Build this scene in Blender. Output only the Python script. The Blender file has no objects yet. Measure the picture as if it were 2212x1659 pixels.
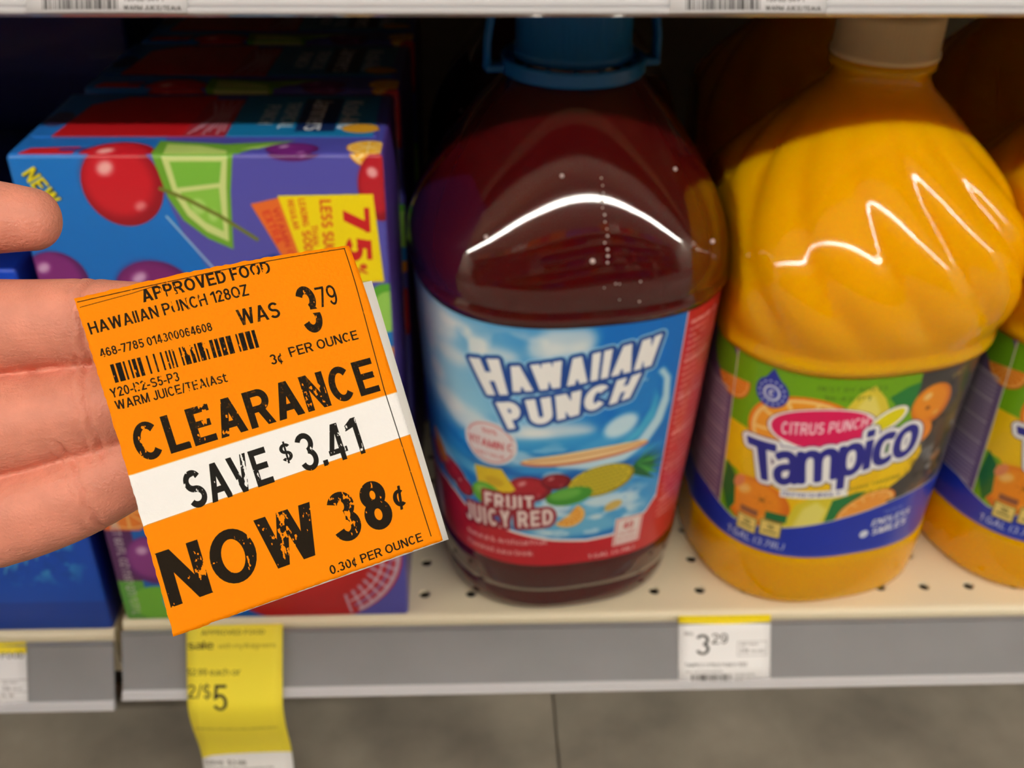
import bpy, bmesh, math, random, os
import numpy as np
from mathutils import Vector, Matrix

random.seed(7)
SC = bpy.context.scene
COL = SC.collection
R = math.radians

# ------------------------------------------------------------------ camera, world, lights, exposure
PITCH, YAW, ROLL = R(32.44), R(2.63), R(0.97)
CAM_POS = Vector((-0.0115, -0.372, 0.3987))
_f = Vector((math.sin(YAW) * math.cos(PITCH), math.cos(YAW) * math.cos(PITCH), -math.sin(PITCH)))
_r = Vector((math.cos(YAW), -math.sin(YAW), 0.0))
_u = _r.cross(_f)
_rt = _r * math.cos(ROLL) + _u * math.sin(ROLL)
_up = -_r * math.sin(ROLL) + _u * math.cos(ROLL)
CAM_ROT = Matrix(((_rt.x, _up.x, -_f.x), (_rt.y, _up.y, -_f.y), (_rt.z, _up.z, -_f.z)))
cd = bpy.data.cameras.new('camera')
cd.sensor_fit = 'HORIZONTAL'
cd.sensor_width = 36.0
cd.lens = 36.0 * 2200.0 / 2212.0
cd.clip_start = 0.01
cd.clip_end = 60.0
cd.dof.use_dof = True
cd.dof.focus_distance = 0.192
cd.dof.aperture_fstop = cd.lens / 1.45
cam = bpy.data.objects.new('camera', cd)
COL.objects.link(cam)
cam.matrix_world = Matrix.Translation(CAM_POS) @ CAM_ROT.to_4x4()
SC.camera = cam

SC.view_settings.view_transform = 'Standard'
SC.view_settings.look = 'None'
SC.view_settings.gamma = 1.0
SC.view_settings.use_curve_mapping = False
SC.view_settings.exposure = 0.08
SC.cycles.max_bounces = 6
SC.cycles.diffuse_bounces = 4
SC.cycles.glossy_bounces = 4
SC.cycles.transmission_bounces = 4
SC.cycles.use_denoising = True
SC.cycles.sample_clamp_indirect = 4.0
SC.cycles.caustics_reflective = False
SC.cycles.caustics_refractive = False

w = bpy.data.worlds.new('world')
w.use_nodes = True
w.node_tree.nodes['Background'].inputs[0].default_value = (1.0, 0.95, 0.88, 1)
w.node_tree.nodes['Background'].inputs[1].default_value = 0.45
SC.world = w

LAMP_POWER = 54.0        # radiance of the fluorescent diffusers

# ------------------------------------------------------------------ materials
def srgb(c):
    return tuple(((x / 255.0) / 12.92 if x / 255.0 <= 0.04045 else ((x / 255.0 + 0.055) / 1.055) ** 2.4) for x in c)

def mat(name, rgb, rough=0.5, metal=0.0, coat=0.0, sss=0.0, sss_r=(0.01, 0.005, 0.003), emit=0.0, spec=0.5,
        noise=None, bump=None, ior=1.45, trans=0.0, img=None, interp='Cubic', coat_rough=0.05):
    m = bpy.data.materials.new(name)
    m.use_nodes = True
    nt = m.node_tree
    b = nt.nodes['Principled BSDF']
    c = srgb(rgb)
    b.inputs['Base Color'].default_value = (*c, 1)
    b.inputs['Roughness'].default_value = rough
    b.inputs['Metallic'].default_value = metal
    b.inputs['IOR'].default_value = ior
    b.inputs['Coat Weight'].default_value = coat
    b.inputs['Coat Roughness'].default_value = coat_rough
    b.inputs['Specular IOR Level'].default_value = spec
    b.inputs['Transmission Weight'].default_value = trans
    if sss:
        b.inputs['Subsurface Weight'].default_value = sss
        b.inputs['Subsurface Radius'].default_value = (1, 1, 1)
        b.inputs['Subsurface Radius'].default_value = tuple(x / max(sss_r) for x in sss_r)
        b.inputs['Subsurface Scale'].default_value = max(sss_r)
    if emit:
        b.inputs['Emission Color'].default_value = (*c, 1)
        b.inputs['Emission Strength'].default_value = emit
    tc = nt.nodes.new('ShaderNodeTexCoord')
    if noise:                       # (scale, amount 0..1, detail) variation of the base colour
        n = nt.nodes.new('ShaderNodeTexNoise')
        n.inputs['Scale'].default_value = noise[0]
        n.inputs['Detail'].default_value = noise[2]
        nt.links.new(tc.outputs['Object'], n.inputs['Vector'])
        mx = nt.nodes.new('ShaderNodeMix')
        mx.data_type = 'RGBA'
        a = noise[1]
        mx.inputs[6].default_value = (*[x * (1 - a) for x in c], 1)
        mx.inputs[7].default_value = (*[min(1, x * (1 + a)) for x in c], 1)
        mr = nt.nodes.new('ShaderNodeMapRange')
        mr.inputs[1].default_value = 0.3
        mr.inputs[2].default_value = 0.7
        nt.links.new(n.outputs['Fac'], mr.inputs[0])
        nt.links.new(mr.outputs[0], mx.inputs[0])
        nt.links.new(mx.outputs[2], b.inputs['Base Color'])
    if img is not None:
        t = nt.nodes.new('ShaderNodeTexImage')
        t.image = img
        t.interpolation = interp
        t.extension = 'EXTEND'
        uv = nt.nodes.new('ShaderNodeUVMap')
        uv.uv_map = 'UVMap'
        nt.links.new(uv.outputs[0], t.inputs['Vector'])
        nt.links.new(t.outputs['Color'], b.inputs['Base Color'])
    if bump:                        # (scale, strength, detail)
        n = nt.nodes.new('ShaderNodeTexNoise')
        n.inputs['Scale'].default_value = bump[0]
        n.inputs['Detail'].default_value = bump[2]
        nt.links.new(tc.outputs['Object'], n.inputs['Vector'])
        bp = nt.nodes.new('ShaderNodeBump')
        bp.inputs['Strength'].default_value = bump[1]
        bp.inputs['Distance'].default_value = 0.001
        nt.links.new(n.outputs['Fac'], bp.inputs['Height'])
        nt.links.new(bp.outputs[0], b.inputs['Normal'])
    return m

# ------------------------------------------------------------------ objects
def link(o, parent=None):
    COL.objects.link(o)
    if parent is not None:
        o.parent = parent
    return o

def mesh_obj(name, verts, faces, material, parent=None, smooth=True, uvs=None, mats=None, fmat=None, loc=None):
    me = bpy.data.meshes.new(name)
    me.from_pydata([tuple(v) for v in verts], [], faces)
    if uvs is not None:
        ul = me.uv_layers.new(name='UVMap')
        flat = []
        for p in me.polygons:
            for li in p.loop_indices:
                flat.extend(uvs[me.loops[li].vertex_index])
        ul.data.foreach_set('uv', flat)
    for m in (mats or [material]):
        me.materials.append(m)
    if fmat:
        me.polygons.foreach_set('material_index', fmat)
    if smooth:
        me.polygons.foreach_set('use_smooth', [True] * len(me.polygons))
    me.update()
    o = bpy.data.objects.new(name, me)
    if loc:
        o.location = loc
    return link(o, parent)

def bm_obj(name, bm, material, parent=None, smooth=False, loc=None):
    me = bpy.data.meshes.new(name)
    bmesh.ops.recalc_face_normals(bm, faces=bm.faces)
    bm.to_mesh(me)
    bm.free()
    me.materials.append(material)
    if smooth:
        me.polygons.foreach_set('use_smooth', [True] * len(me.polygons))
    o = bpy.data.objects.new(name, me)
    if loc:
        o.location = loc
    return link(o, parent)

def empty(name, loc, rz=0.0):
    o = bpy.data.objects.new(name, None)
    o.location = loc
    o.rotation_euler = (0, 0, rz)
    o.empty_display_size = 0.02
    return link(o)

def tag(o, label=None, cat=None, group=None, kind=None):
    if label: o['label'] = label
    if cat: o['category'] = cat
    if group: o['group'] = group
    if kind: o['kind'] = kind
    return o

def box_bm(x0, x1, y0, y1, z0, z1, bevel=0.0, seg=2):
    bm = bmesh.new()
    bmesh.ops.create_cube(bm, size=1)
    for v in bm.verts:
        v.co = Vector((x0 + (v.co.x + .5) * (x1 - x0), y0 + (v.co.y + .5) * (y1 - y0), z0 + (v.co.z + .5) * (z1 - z0)))
    if bevel:
        bmesh.ops.bevel(bm, geom=bm.edges[:], offset=bevel, segments=seg, affect='EDGES', profile=0.5)
    return bm

def extrude_profile(name, prof, x0, x1, material, parent=None, nx=1, smooth=False):
    """closed profile of (y, z) points swept from x0 to x1"""
    v, f = [], []
    n = len(prof)
    for i in range(nx + 1):
        x = x0 + (x1 - x0) * i / nx
        v += [(x, y, z) for y, z in prof]
    for i in range(nx):
        for k in range(n):
            a, b = i * n + k, i * n + (k + 1) % n
            f.append((a, b, b + n, a + n))
    f.append(tuple(range(n - 1, -1, -1)))
    f.append(tuple(nx * n + k for k in range(n)))
    o = mesh_obj(name, v, f, material, parent, smooth)
    bm = bmesh.new(); bm.from_mesh(o.data)
    bmesh.ops.recalc_face_normals(bm, faces=bm.faces)
    bm.to_mesh(o.data); bm.free()
    return o

def sup(th, n):
    c, s = abs(math.cos(th)), abs(math.sin(th))
    return (c ** n + s ** n) ** (-1.0 / n)

def interp(prof, z):
    for a, b in zip(prof, prof[1:]):
        if z <= b[0]:
            t = (z - a[0]) / max(1e-9, b[0] - a[0])
            return [a[i] + (b[i] - a[i]) * t for i in range(1, len(a))]
    return list(prof[-1][1:])

def smooth_profile(prof, step):
    """catmull-rom through (z, r, n) rows that are far apart; rows flagged by closeness stay crisp"""
    out = []
    P = [np.array(p, float) for p in prof]
    for i in range(len(P) - 1):
        a, b = P[i], P[i + 1]
        d = np.linalg.norm(b[:2] - a[:2])
        k = max(1, int(d / step))
        pa = P[i - 1] if i > 0 and np.linalg.norm(P[i - 1][:2] - a[:2]) > d * .35 else a
        pb = P[i + 2] if i + 2 < len(P) and np.linalg.norm(P[i + 2][:2] - b[:2]) > d * .35 else b
        for j in range(k):
            t = j / k
            out.append(tuple(0.5 * ((2 * a) + (b - pa) * t + (2 * pa - 5 * a + 4 * b - pb) * t * t + (3 * a - pa - 3 * b + pb) * t ** 3)))
    out.append(tuple(P[-1]))
    return out

def loft(name, prof, material, parent=None, segs=96, disp=None, cap0=True, cap1=True, loc=None):
    v, f = [], []
    for z, r, n in prof:
        for k in range(segs):
            th = 2 * math.pi * k / segs
            rr = r * sup(th, n)
            dz = 0
            if disp:
                rr += disp(th, z)
            v.append((rr * math.cos(th), rr * math.sin(th), z))
    for i in range(len(prof) - 1):
        for k in range(segs):
            a, b = i * segs + k, i * segs + (k + 1) % segs
            f.append((a, b, b + segs, a + segs))
    if cap0: f.append(tuple(range(segs - 1, -1, -1)))
    if cap1: f.append(tuple((len(prof) - 1) * segs + k for k in range(segs)))
    return mesh_obj(name, v, f, material, parent, loc=loc)

def band(name, prof, material, parent, off, segs=160, disp=None):
    """wrap-around label: u runs 0..1 round the bottle starting at the back, v 0..1 upwards"""
    v, f, uv = [], [], []
    z0, z1 = prof[0][0], prof[-1][0]
    ring = []
    r0, n0 = prof[len(prof) // 2][1:3]
    L = 0
    pts = [(r0 * sup(t, n0) * math.cos(t), r0 * sup(t, n0) * math.sin(t)) for t in [math.pi / 2 + 2 * math.pi * k / segs for k in range(segs + 1)]]
    cum = [0]
    for a, b in zip(pts, pts[1:]):
        cum.append(cum[-1] + math.hypot(a[0] - b[0], a[1] - b[1]))
    for z, r, n in prof:
        for k in range(segs + 1):
            th = math.pi / 2 + 2 * math.pi * k / segs
            rr = r * sup(th, n)
            if disp: rr += disp(th, z)
            rr += off
            v.append((rr * math.cos(th), rr * math.sin(th), z))
            uv.append((cum[k] / cum[-1], (z - z0) / (z1 - z0)))
    m = segs + 1
    for i in range(len(prof) - 1):
        for k in range(segs):
            a = i * m + k
            f.append((a, a + 1, a + 1 + m, a + m))
    o = mesh_obj(name, v, f, material, parent, uvs=uv)
    o['perimeter'] = cum[-1]
    return o

def copy_tree(o, loc, rz=None, label=None, cat=None):
    r = o.copy(); COL.objects.link(r); r.location = loc
    if rz is not None: r.rotation_euler = (0, 0, rz)
    if label: r['label'] = label
    for ch in list(o.children):
        c = ch.copy(); COL.objects.link(c); c.parent = r
        for g in ch.children:
            d = g.copy(); COL.objects.link(d); d.parent = c
    return r
# ------------------------------------------------------------------ printed artwork: a small rasteriser in millimetres
def noise2(h, w, cell, seed=0, octaves=3):
    rng = np.random.RandomState(seed)
    out = np.zeros((h, w)); amp = 1.0; tot = 0
    for o in range(octaves):
        c = max(2.0, cell / 2 ** o)
        gh, gw = int(h / c) + 3, int(w / c) + 3
        g = rng.rand(gh, gw)
        y = np.arange(h) / c; x = np.arange(w) / c
        yi = y.astype(int); xi = x.astype(int)
        fy = (y - yi); fx = (x - xi)
        fy = (fy * fy * (3 - 2 * fy))[:, None]; fx = (fx * fx * (3 - 2 * fx))[None, :]
        a = g[yi][:, xi]; b = g[yi][:, xi + 1]; cc = g[yi + 1][:, xi]; d = g[yi + 1][:, xi + 1]
        out += amp * ((a * (1 - fx) + b * fx) * (1 - fy) + (cc * (1 - fx) + d * fx) * fy)
        tot += amp; amp *= .5
    return out / tot

FONTS = {}
def get_font(which):
    if which not in FONTS:
        fo = None
        try:
            p = os.path.join(bpy.utils.system_resource('DATAFILES'), 'fonts', 'NotoSansHebrew-Regular.woff2')
            if os.path.exists(p): fo = bpy.data.fonts.load(p)
        except Exception:
            fo = None
        FONTS[which] = fo
    return FONTS[which]

_tc = {}
def font_glyph(ch):
    """triangles of one character of Blender's font, cap height 1"""
    key = ('f', ch)
    if key in _tc: return _tc[key]
    fo = get_font('f')
    if ('cap',) not in _tc:
        _tc[('cap',)] = 1.0
        c0, _, _ = font_glyph('H')
        cap = c0[:, 1].max()
        _tc.pop(('f', 'H'), None)
        _tc[('cap',)] = cap
    cu = bpy.data.curves.new('glyphs', 'FONT')
    if fo: cu.font = fo
    cu.resolution_u = 3
    cu.body = ch
    ob = bpy.data.objects.new('glyphs', cu); COL.objects.link(ob)
    dg = bpy.context.evaluated_depsgraph_get(); dg.update()
    e = ob.evaluated_get(dg); me = e.to_mesh()
    me.calc_loop_triangles()
    co = np.array([v.co[:2] for v in me.vertices], float).reshape(-1, 2) / _tc[('cap',)]
    tr = np.array([t.vertices[:] for t in me.loop_triangles], int).reshape(-1, 3)
    e.to_mesh_clear()
    bpy.data.objects.remove(ob); bpy.data.curves.remove(cu)
    if len(co): co[:, 0] -= co[:, 0].min()
    _tc[key] = (co, tr, co[:, 0].max() if len(co) else .3)
    return _tc[key]

def stroke_glyph(ch, t):
    """sans-serif capitals, digits and signs drawn from bars and arcs of thickness t; cap height 1. Returns polygons, width"""
    h = t / 2; P = []
    th = t * 1.06
    def V(x, y0=0.0, y1=1.0, k=1.0): P.append([(x - h * k, y0), (x + h * k, y0), (x + h * k, y1), (x - h * k, y1)])
    def Hb(x0, x1, y, k=.92): P.append([(x0, y - h * k), (x1, y - h * k), (x1, y + h * k), (x0, y + h * k)])
    def D(x0, y0, x1, y1, k=1.0):
        q = th * k / 2 * math.hypot(x1 - x0, y1 - y0) / abs(y1 - y0)
        P.append([(x0 - q, y0), (x0 + q, y0), (x1 + q, y1), (x1 - q, y1)])
    def A(cx, cy, rx, ry, a0, a1, k=.95):
        n = max(6, int(abs(a1 - a0) / 12)); o, i_ = [], []
        for j in range(n + 1):
            a = math.radians(a0 + (a1 - a0) * j / n)
            c, s_ = math.cos(a), math.sin(a)
            o.append((cx + (rx + h) * c, cy + (ry + h * k) * s_)); i_.append((cx + (rx - h) * c, cy + (ry - h * k) * s_))
        for j in range(n): P.append([o[j], o[j + 1], i_[j + 1], i_[j]])
    B, T, e = h * .92, 1 - h * .92, th / 2
    m = .5
    w = .68; L, Rr = h, w - h
    if ch == 'A': w = .76; D(e * 1.05, 0, w / 2, 1); D(w - e * 1.05, 0, w / 2, 1); Hb(w * .22, w * .78, .29)
    elif ch == 'B':
        w = .66; Rr = w - h; V(L); m = .52; Hb(L, w * .55, T); Hb(L, w * .55, m); Hb(L, w * .55, B)
        A(w * .55, (m + T) / 2, Rr - .02 - w * .55, (T - m) / 2, -90, 90); A(w * .55, (m + B) / 2, Rr - w * .55, (m - B) / 2, -90, 90)
    elif ch == 'C': w = .72; A(w / 2, .5, w / 2 - h, .5 - B, 42, 318)
    elif ch == 'D': w = .70; V(L); Hb(L, w * .45, T); Hb(L, w * .45, B); A(w * .45, .5, w - h - w * .45, .5 - B, -90, 90)
    elif ch == 'E': w = .62; V(L); Hb(0, w, T); Hb(0, w * .92, .52); Hb(0, w, B)
    elif ch == 'F': w = .58; V(L); Hb(0, w, T); Hb(0, w * .88, .5)
    elif ch == 'G': w = .75; A(w / 2, .5, w / 2 - h, .5 - B, 40, 330); Hb(w * .52, w, .44); V(w - h, .04, .44)
    elif ch == 'H': w = .68; V(h); V(w - h); Hb(0, w, .52)
    elif ch in 'Il': w = t; V(h)
    elif ch == 'i': w = t; V(h, 0, .74); V(h, .86, 1.0)
    elif ch == 'J': w = .52; V(w - h, .28, 1); A(w / 2, .28, w / 2 - h, .28 - B, 180, 360)
    elif ch == 'K': w = .70; V(h); D(.10, .36, w - e, 1); D(w - e * .9, 0, w * .36, .62)
    elif ch == 'L': w = .56; V(h); Hb(0, w, B)
    elif ch == 'M': w = .82; V(h); V(w - h); D(w / 2, 0, e, 1, .9); D(w / 2, 0, w - e, 1, .9)
    elif ch == 'N': w = .70; V(h); V(w - h); D(w - e, 0, e, 1)
    elif ch == 'O': w = .78; A(w / 2, .5, w / 2 - h, .5 - B, 0, 360)
    elif ch == 'P': w = .64; V(L); m = .46; Hb(L, w * .55, T); Hb(L, w * .55, m); A(w * .55, (m + T) / 2, w - h - w * .55, (T - m) / 2, -90, 90)
    elif ch == 'Q': w = .78; A(w / 2, .5, w / 2 - h, .5 - B, 0, 360); D(w - e, -.05, w * .55, .25)
    elif ch == 'R': w = .70; V(L); m = .48; Hb(L, w * .55, T); Hb(L, w * .55, m); A(w * .55, (m + T) / 2, w - h - .02 - w * .55, (T - m) / 2, -90, 90); D(w - e, 0, w * .55, .48)
    elif ch == 'S':
        w = .66; r = (T - .5) / 2; A(w / 2, .5 + r, w / 2 - h - .015, r, 28, 270); A(w / 2, .5 - r, w / 2 - h, r, 90, -152)
    elif ch == 'T': w = .64; V(w / 2); Hb(0, w, T)
    elif ch == 'U': w = .68; V(h, .3); V(w - h, .3); A(w / 2, .3, w / 2 - h, .3 - B, 180, 360)
    elif ch == 'V': w = .72; D(w / 2, 0, e * 1.05, 1); D(w / 2, 0, w - e * 1.05, 1)
    elif ch == 'W': w = 1.02; D(w * .27, 0, e, 1); D(w * .27, 0, w / 2, 1); D(w * .73, 0, w / 2, 1); D(w * .73, 0, w - e, 1)
    elif ch == 'X': w = .70; D(e, 0, w - e, 1); D(w - e, 0, e, 1)
    elif ch == 'Y': w = .70; D(w / 2, .42, e, 1); D(w / 2, .42, w - e, 1); V(w / 2, 0, .46)
    elif ch == 'Z': w = .64; Hb(0, w, T); Hb(0, w, B); D(e * 1.2, t * .5, w - e * 1.2, 1 - t * .5)
    elif ch == '0': w = .56; A(w / 2, .5, w / 2 - h, .5 - B, 0, 360)
    elif ch == '1': w = .40; V(w - h); P.append([(0, .70), (0, .84), (w - t, 1), (w - h, 1), (w - h, .80), (w - t, .76)])
    elif ch == '2': w = .56; A(w / 2, .72, w / 2 - h, .28 - B, 172, -32); D(e * 1.3, t * .6, w - t * 1.15, .60, 1.05); Hb(0, w, B); P.append([(0, 0), (t * 1.6, 0), (t * 1.6, t), (t * .1, t)])
    elif ch == '3': w = .56; r = (T - .52) / 2; A(w / 2 - .01, .52 + r, w / 2 - h - .01, r, 158, -80); A(w / 2, .52 - (.52 - B) / 2, w / 2 - h, (.52 - B) / 2, 82, -162)
    elif ch == '4': w = .58; V(w - h - .10); Hb(0, w, .27); D(e * 1.0, .26, w - t - .08, 1, .9)
    elif ch == '5': w = .56; Hb(.09, w - .03, T); P.append([(.04, .44), (.04 + t * .95, .46), (.09 + t, 1), (.10, 1)]); A(w / 2, .33, w / 2 - h, .33 - B, 138, -155)
    elif ch == '6': w = .56; A(w / 2, .32, w / 2 - h, .32 - B, 0, 360); A(w / 2, .5, w / 2 - h, .5 - B, 38, 180); V(h, .3, .52)
    elif ch == '7': w = .55; Hb(0, w, T); D(w * .30, 0, w - e, .90)
    elif ch == '8': w = .56; r = (T - .53) / 2; A(w / 2, .53 + r, w / 2 - h - .02, r, 0, 360); A(w / 2, .53 - (.53 - B) / 2, w / 2 - h, (.53 - B) / 2, 0, 360)
    elif ch == '9': w = .56; A(w / 2, .68, w / 2 - h, .32 - B, 0, 360); A(w / 2, .5, w / 2 - h, .5 - B, 218, 360); V(w - h, .48, .7)
    elif ch == '$': w = .56; r = (T - .5) / 2; A(w / 2, .5 + r, w / 2 - h, r, 28, 270); A(w / 2, .5 - r, w / 2 - h, r, 90, -152); V(w / 2, -.12, 1.12, .55)
    elif ch == '\u00a2': w = .50; A(w / 2, .38, w / 2 - h, .38 - B, 48, 312); D(w * .40, -.14, w * .66, .92, .6)
    elif ch == '-': w = .34; Hb(0, w, .36)
    elif ch == '.': w = t; V(h, 0, t)
    elif ch == '/': w = .36; D(e * .6, -.02, w - e * .6, 1.02, .8)
    elif ch == '(': w = .24; A(w * 1.25, .45, w * 1.25 - h, .62, 125, 235)
    elif ch == ')': w = .24; A(-w * .25, .45, w * 1.25 - h, .62, -55, 55)
    elif ch == '%': w = .90; A(.2, .76, .2 - h, .24 - h, 0, 360); A(w - .2, .24, .2 - h, .24 - h, 0, 360); D(w * .25, 0, w * .75, 1, .7)
    elif ch == ' ': w = .20
    else: return None, 0
    return P, w

def text_tris(s, font='sans', bold=0.0):
    """triangles of a line of text; cap height 1, left aligned at x=0, baseline y=0 (y up)"""
    key = (s, round(bold, 3))
    if key in _tc: return _tc[key]
    t = .105 + bold * 1.5
    gap = .10 if bold < .08 else .15
    x = 0.0; C, T_, n = [], [], 0
    for ch in s:
        P, w_ = stroke_glyph(ch, t)
        if P is None:
            co, tr, w_ = font_glyph(ch)
            if len(co):
                C.append(co + (x, 0)); T_.append(tr + n); n += len(co)
                if bold > .012:       # heavier strokes: the glyph stamped a little to both sides
                    for dx, dy in ((bold * .9, 0), (-bold * .3, 0), (bold * .3, bold * .4), (bold * .3, -bold * .4)):
                        C.append(co + (x + dx, dy)); T_.append(tr + n); n += len(co)
        else:
            for p in P:
                C.append(np.array(p, float) + (x, 0))
                T_.append(np.array([(0, i, i + 1) for i in range(1, len(p) - 1)]) + n); n += len(p)
        x += w_ + gap
    if C: r = (np.concatenate(C), np.concatenate(T_), x - gap)
    else: r = (np.zeros((0, 2)), np.zeros((0, 3), int), 0)
    _tc[key] = r
    return r

def boxmax(g, rx, ry):
    for ax, r in ((1, rx), (0, ry)):
        r = int(round(r))
        if r < 1: continue
        pad = [(0, 0), (0, 0)]; pad[ax] = (r + 1, r)
        cs = np.cumsum(np.pad(g, pad).astype(np.int32), axis=ax)
        n = g.shape[ax]
        g = (np.take(cs, range(2 * r + 1, 2 * r + 1 + n), ax) - np.take(cs, range(0, n), ax)) > 0
    return g

class Art:
    def __init__(s, w, h, ppm, bg=(255, 255, 255)):
        s.w, s.h, s.ppm = w, h, ppm
        s.W, s.H = int(round(w * ppm)), int(round(h * ppm))
        s.a = np.empty((s.H, s.W, 3), np.float32); s.a[:] = np.array(bg, np.float32) / 255
        s.wear = None
    def _paint(s, cov, x0, y0, color, alpha):
        h, w = cov.shape
        X0, Y0 = max(0, x0), max(0, y0); X1, Y1 = min(s.W, x0 + w), min(s.H, y0 + h)
        if X1 <= X0 or Y1 <= Y0: return
        c = cov[Y0 - y0:Y1 - y0, X0 - x0:X1 - x0] * alpha
        if s.wear is not None: c = c * s.wear[Y0:Y1, X0:X1]
        c = c[..., None]
        if callable(color):
            yy, xx = np.mgrid[Y0:Y1, X0:X1]
            col = color((xx + .5) / s.ppm, (yy + .5) / s.ppm) / 255.0
        else:
            col = np.array(color, np.float32) / 255
        s.a[Y0:Y1, X0:X1] = s.a[Y0:Y1, X0:X1] * (1 - c) + col * c
    def tris(s, co, tr, color, alpha=1.0, grow=0.0):
        """co in mm (y down)"""
        if not len(tr): return
        S = 3
        p = co * s.ppm
        gm = int(grow * s.ppm) + 1
        x0, y0 = np.floor(p.min(0)).astype(int) - gm; x1, y1 = np.ceil(p.max(0)).astype(int) + gm + 1
        x0, y0 = max(x0, -2), max(y0, -2); x1, y1 = min(x1, s.W + 2), min(y1, s.H + 2)
        if x1 <= x0 or y1 <= y0: return
        g = np.zeros(((y1 - y0) * S, (x1 - x0) * S), bool)
        q = (p - (x0, y0)) * S
        for t in tr:
            a, b, c = q[t[0]], q[t[1]], q[t[2]]
            ax, ay = max(0, int(min(a[0], b[0], c[0]))), max(0, int(min(a[1], b[1], c[1])))
            bx, by = min(g.shape[1], int(max(a[0], b[0], c[0])) + 2), min(g.shape[0], int(max(a[1], b[1], c[1])) + 2)
            if bx <= ax or by <= ay: continue
            X = np.arange(ax, bx)[None, :] + .5; Y = np.arange(ay, by)[:, None] + .5
            w0 = (b[0] - a[0]) * (Y - a[1]) - (b[1] - a[1]) * (X - a[0])
            w1 = (c[0] - b[0]) * (Y - b[1]) - (c[1] - b[1]) * (X - b[0])
            w2 = (a[0] - c[0]) * (Y - c[1]) - (a[1] - c[1]) * (X - c[0])
            g[ay:by, ax:bx] |= ((w0 >= -.01) & (w1 >= -.01) & (w2 >= -.01)) | ((w0 <= .01) & (w1 <= .01) & (w2 <= .01))
        if grow > 0:
            r = grow * s.ppm * S; out = g.copy()
            for k in range(7):
                a = math.pi / 2 * k / 6
                out |= boxmax(g, r * math.cos(a), r * math.sin(a))
            g = out
        cov = g.reshape(y1 - y0, S, x1 - x0, S).mean((1, 3)).astype(np.float32)
        s._paint(cov, x0, y0, color, alpha)
    def poly(s, pts, color, alpha=1.0, soft=0.0):
        S = 3
        p = np.array(pts, float) * s.ppm
        m = int(soft * s.ppm * 2) + 2
        x0, y0 = np.floor(p.min(0)).astype(int) - m; x1, y1 = np.ceil(p.max(0)).astype(int) + m
        x0, y0 = max(x0, -2), max(y0, -2); x1, y1 = min(x1, s.W + 2), min(y1, s.H + 2)
        if x1 <= x0 or y1 <= y0: return
        W_, H_ = x1 - x0, y1 - y0
        cov = np.zeros((H_, W_), np.float32)
        q = p - (x0, y0)
        A = q; B = np.roll(q, -1, 0)
        for i in range(H_ * S):
            y = (i + .5) / S
            m_ = ((A[:, 1] <= y) & (B[:, 1] > y)) | ((B[:, 1] <= y) & (A[:, 1] > y))
            if not m_.any(): continue
            a, b = A[m_], B[m_]
            xs = np.sort(a[:, 0] + (y - a[:, 1]) / (b[:, 1] - a[:, 1]) * (b[:, 0] - a[:, 0]))
            for l, r in zip(xs[::2], xs[1::2]):
                l = min(max(l, 0), W_ - 1e-3); r = min(max(r, 0), W_ - 1e-3)
                il, ir = int(l), int(r)
                row = cov[i // S]
                if il == ir: row[il] += (r - l) / S
                else:
                    row[il] += (il + 1 - l) / S; row[ir] += (r - ir) / S
                    row[il + 1:ir] += 1.0 / S
        if soft > 0:
            k = max(1, int(soft * s.ppm))
            for _ in range(2):
                for ax in (0, 1):
                    cs = np.cumsum(np.pad(cov, [(k + 1, k) if i == ax else (0, 0) for i in (0, 1)]), axis=ax)
                    n = cov.shape[ax]
                    cov = (np.take(cs, range(2 * k + 1, 2 * k + 1 + n), ax) - np.take(cs, range(0, n), ax)) / (2 * k + 1)
        s._paint(np.clip(cov, 0, 1), x0, y0, color, alpha)
    def rect(s, x, y, w, h, color, alpha=1.0, rot=0, **k):
        c, sn = math.cos(rot), math.sin(rot)
        s.poly([(x + a * c - b * sn, y + a * sn + b * c) for a, b in ((0, 0), (w, 0), (w, h), (0, h))], color, alpha, **k)
    def ell(s, cx, cy, rx, ry, color, alpha=1.0, rot=0, a0=0, a1=2 * math.pi, n=40, **k):
        c, sn = math.cos(rot), math.sin(rot)
        pts = []
        for i in range(n):
            t = a0 + (a1 - a0) * i / (n - (0 if a1 - a0 > 6.2 else 1))
            a, b = rx * math.cos(t), ry * math.sin(t)
            pts.append((cx + a * c - b * sn, cy + a * sn + b * c))
        if a1 - a0 < 6.2: pts.append((cx, cy))
        s.poly(pts, color, alpha, **k)
    def line(s, pts, wd, color, alpha=1.0, **k):
        L, Rr = [], []
        P = [np.array(p, float) for p in pts]
        for i, p in enumerate(P):
            d = P[min(i + 1, len(P) - 1)] - P[max(i - 1, 0)]
            d /= np.linalg.norm(d) + 1e-9
            n = np.array((-d[1], d[0])) * wd / 2
            L.append(p + n); Rr.append(p - n)
        s.poly(L + Rr[::-1], color, alpha, **k)
    def text(s, t, x, y, h, color, rot=0.0, xs=1.0, bold=0.0, alpha=1.0, font='sans', align='l', width=None, warp=None, skew=0.0, grow=0.0):
        """baseline start (x, y) mm, cap height h mm, rot clockwise positive (y is down), width: fit to this width"""
        co, tr, w = text_tris(t, font, bold)
        if not len(co): return
        if width: xs = width / (w * h)
        p = co * h
        p = np.c_[(p[:, 0]) * xs + skew * p[:, 1], -p[:, 1]]
        if align == 'c': p[:, 0] -= w * h * xs / 2
        if align == 'r': p[:, 0] -= w * h * xs
        if warp is not None: p = warp(p)
        c, sn = math.cos(rot), math.sin(rot)
        p = np.c_[x + p[:, 0] * c - p[:, 1] * sn, y + p[:, 0] * sn + p[:, 1] * c]
        s.tris(p, tr, color, alpha, grow)
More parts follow.
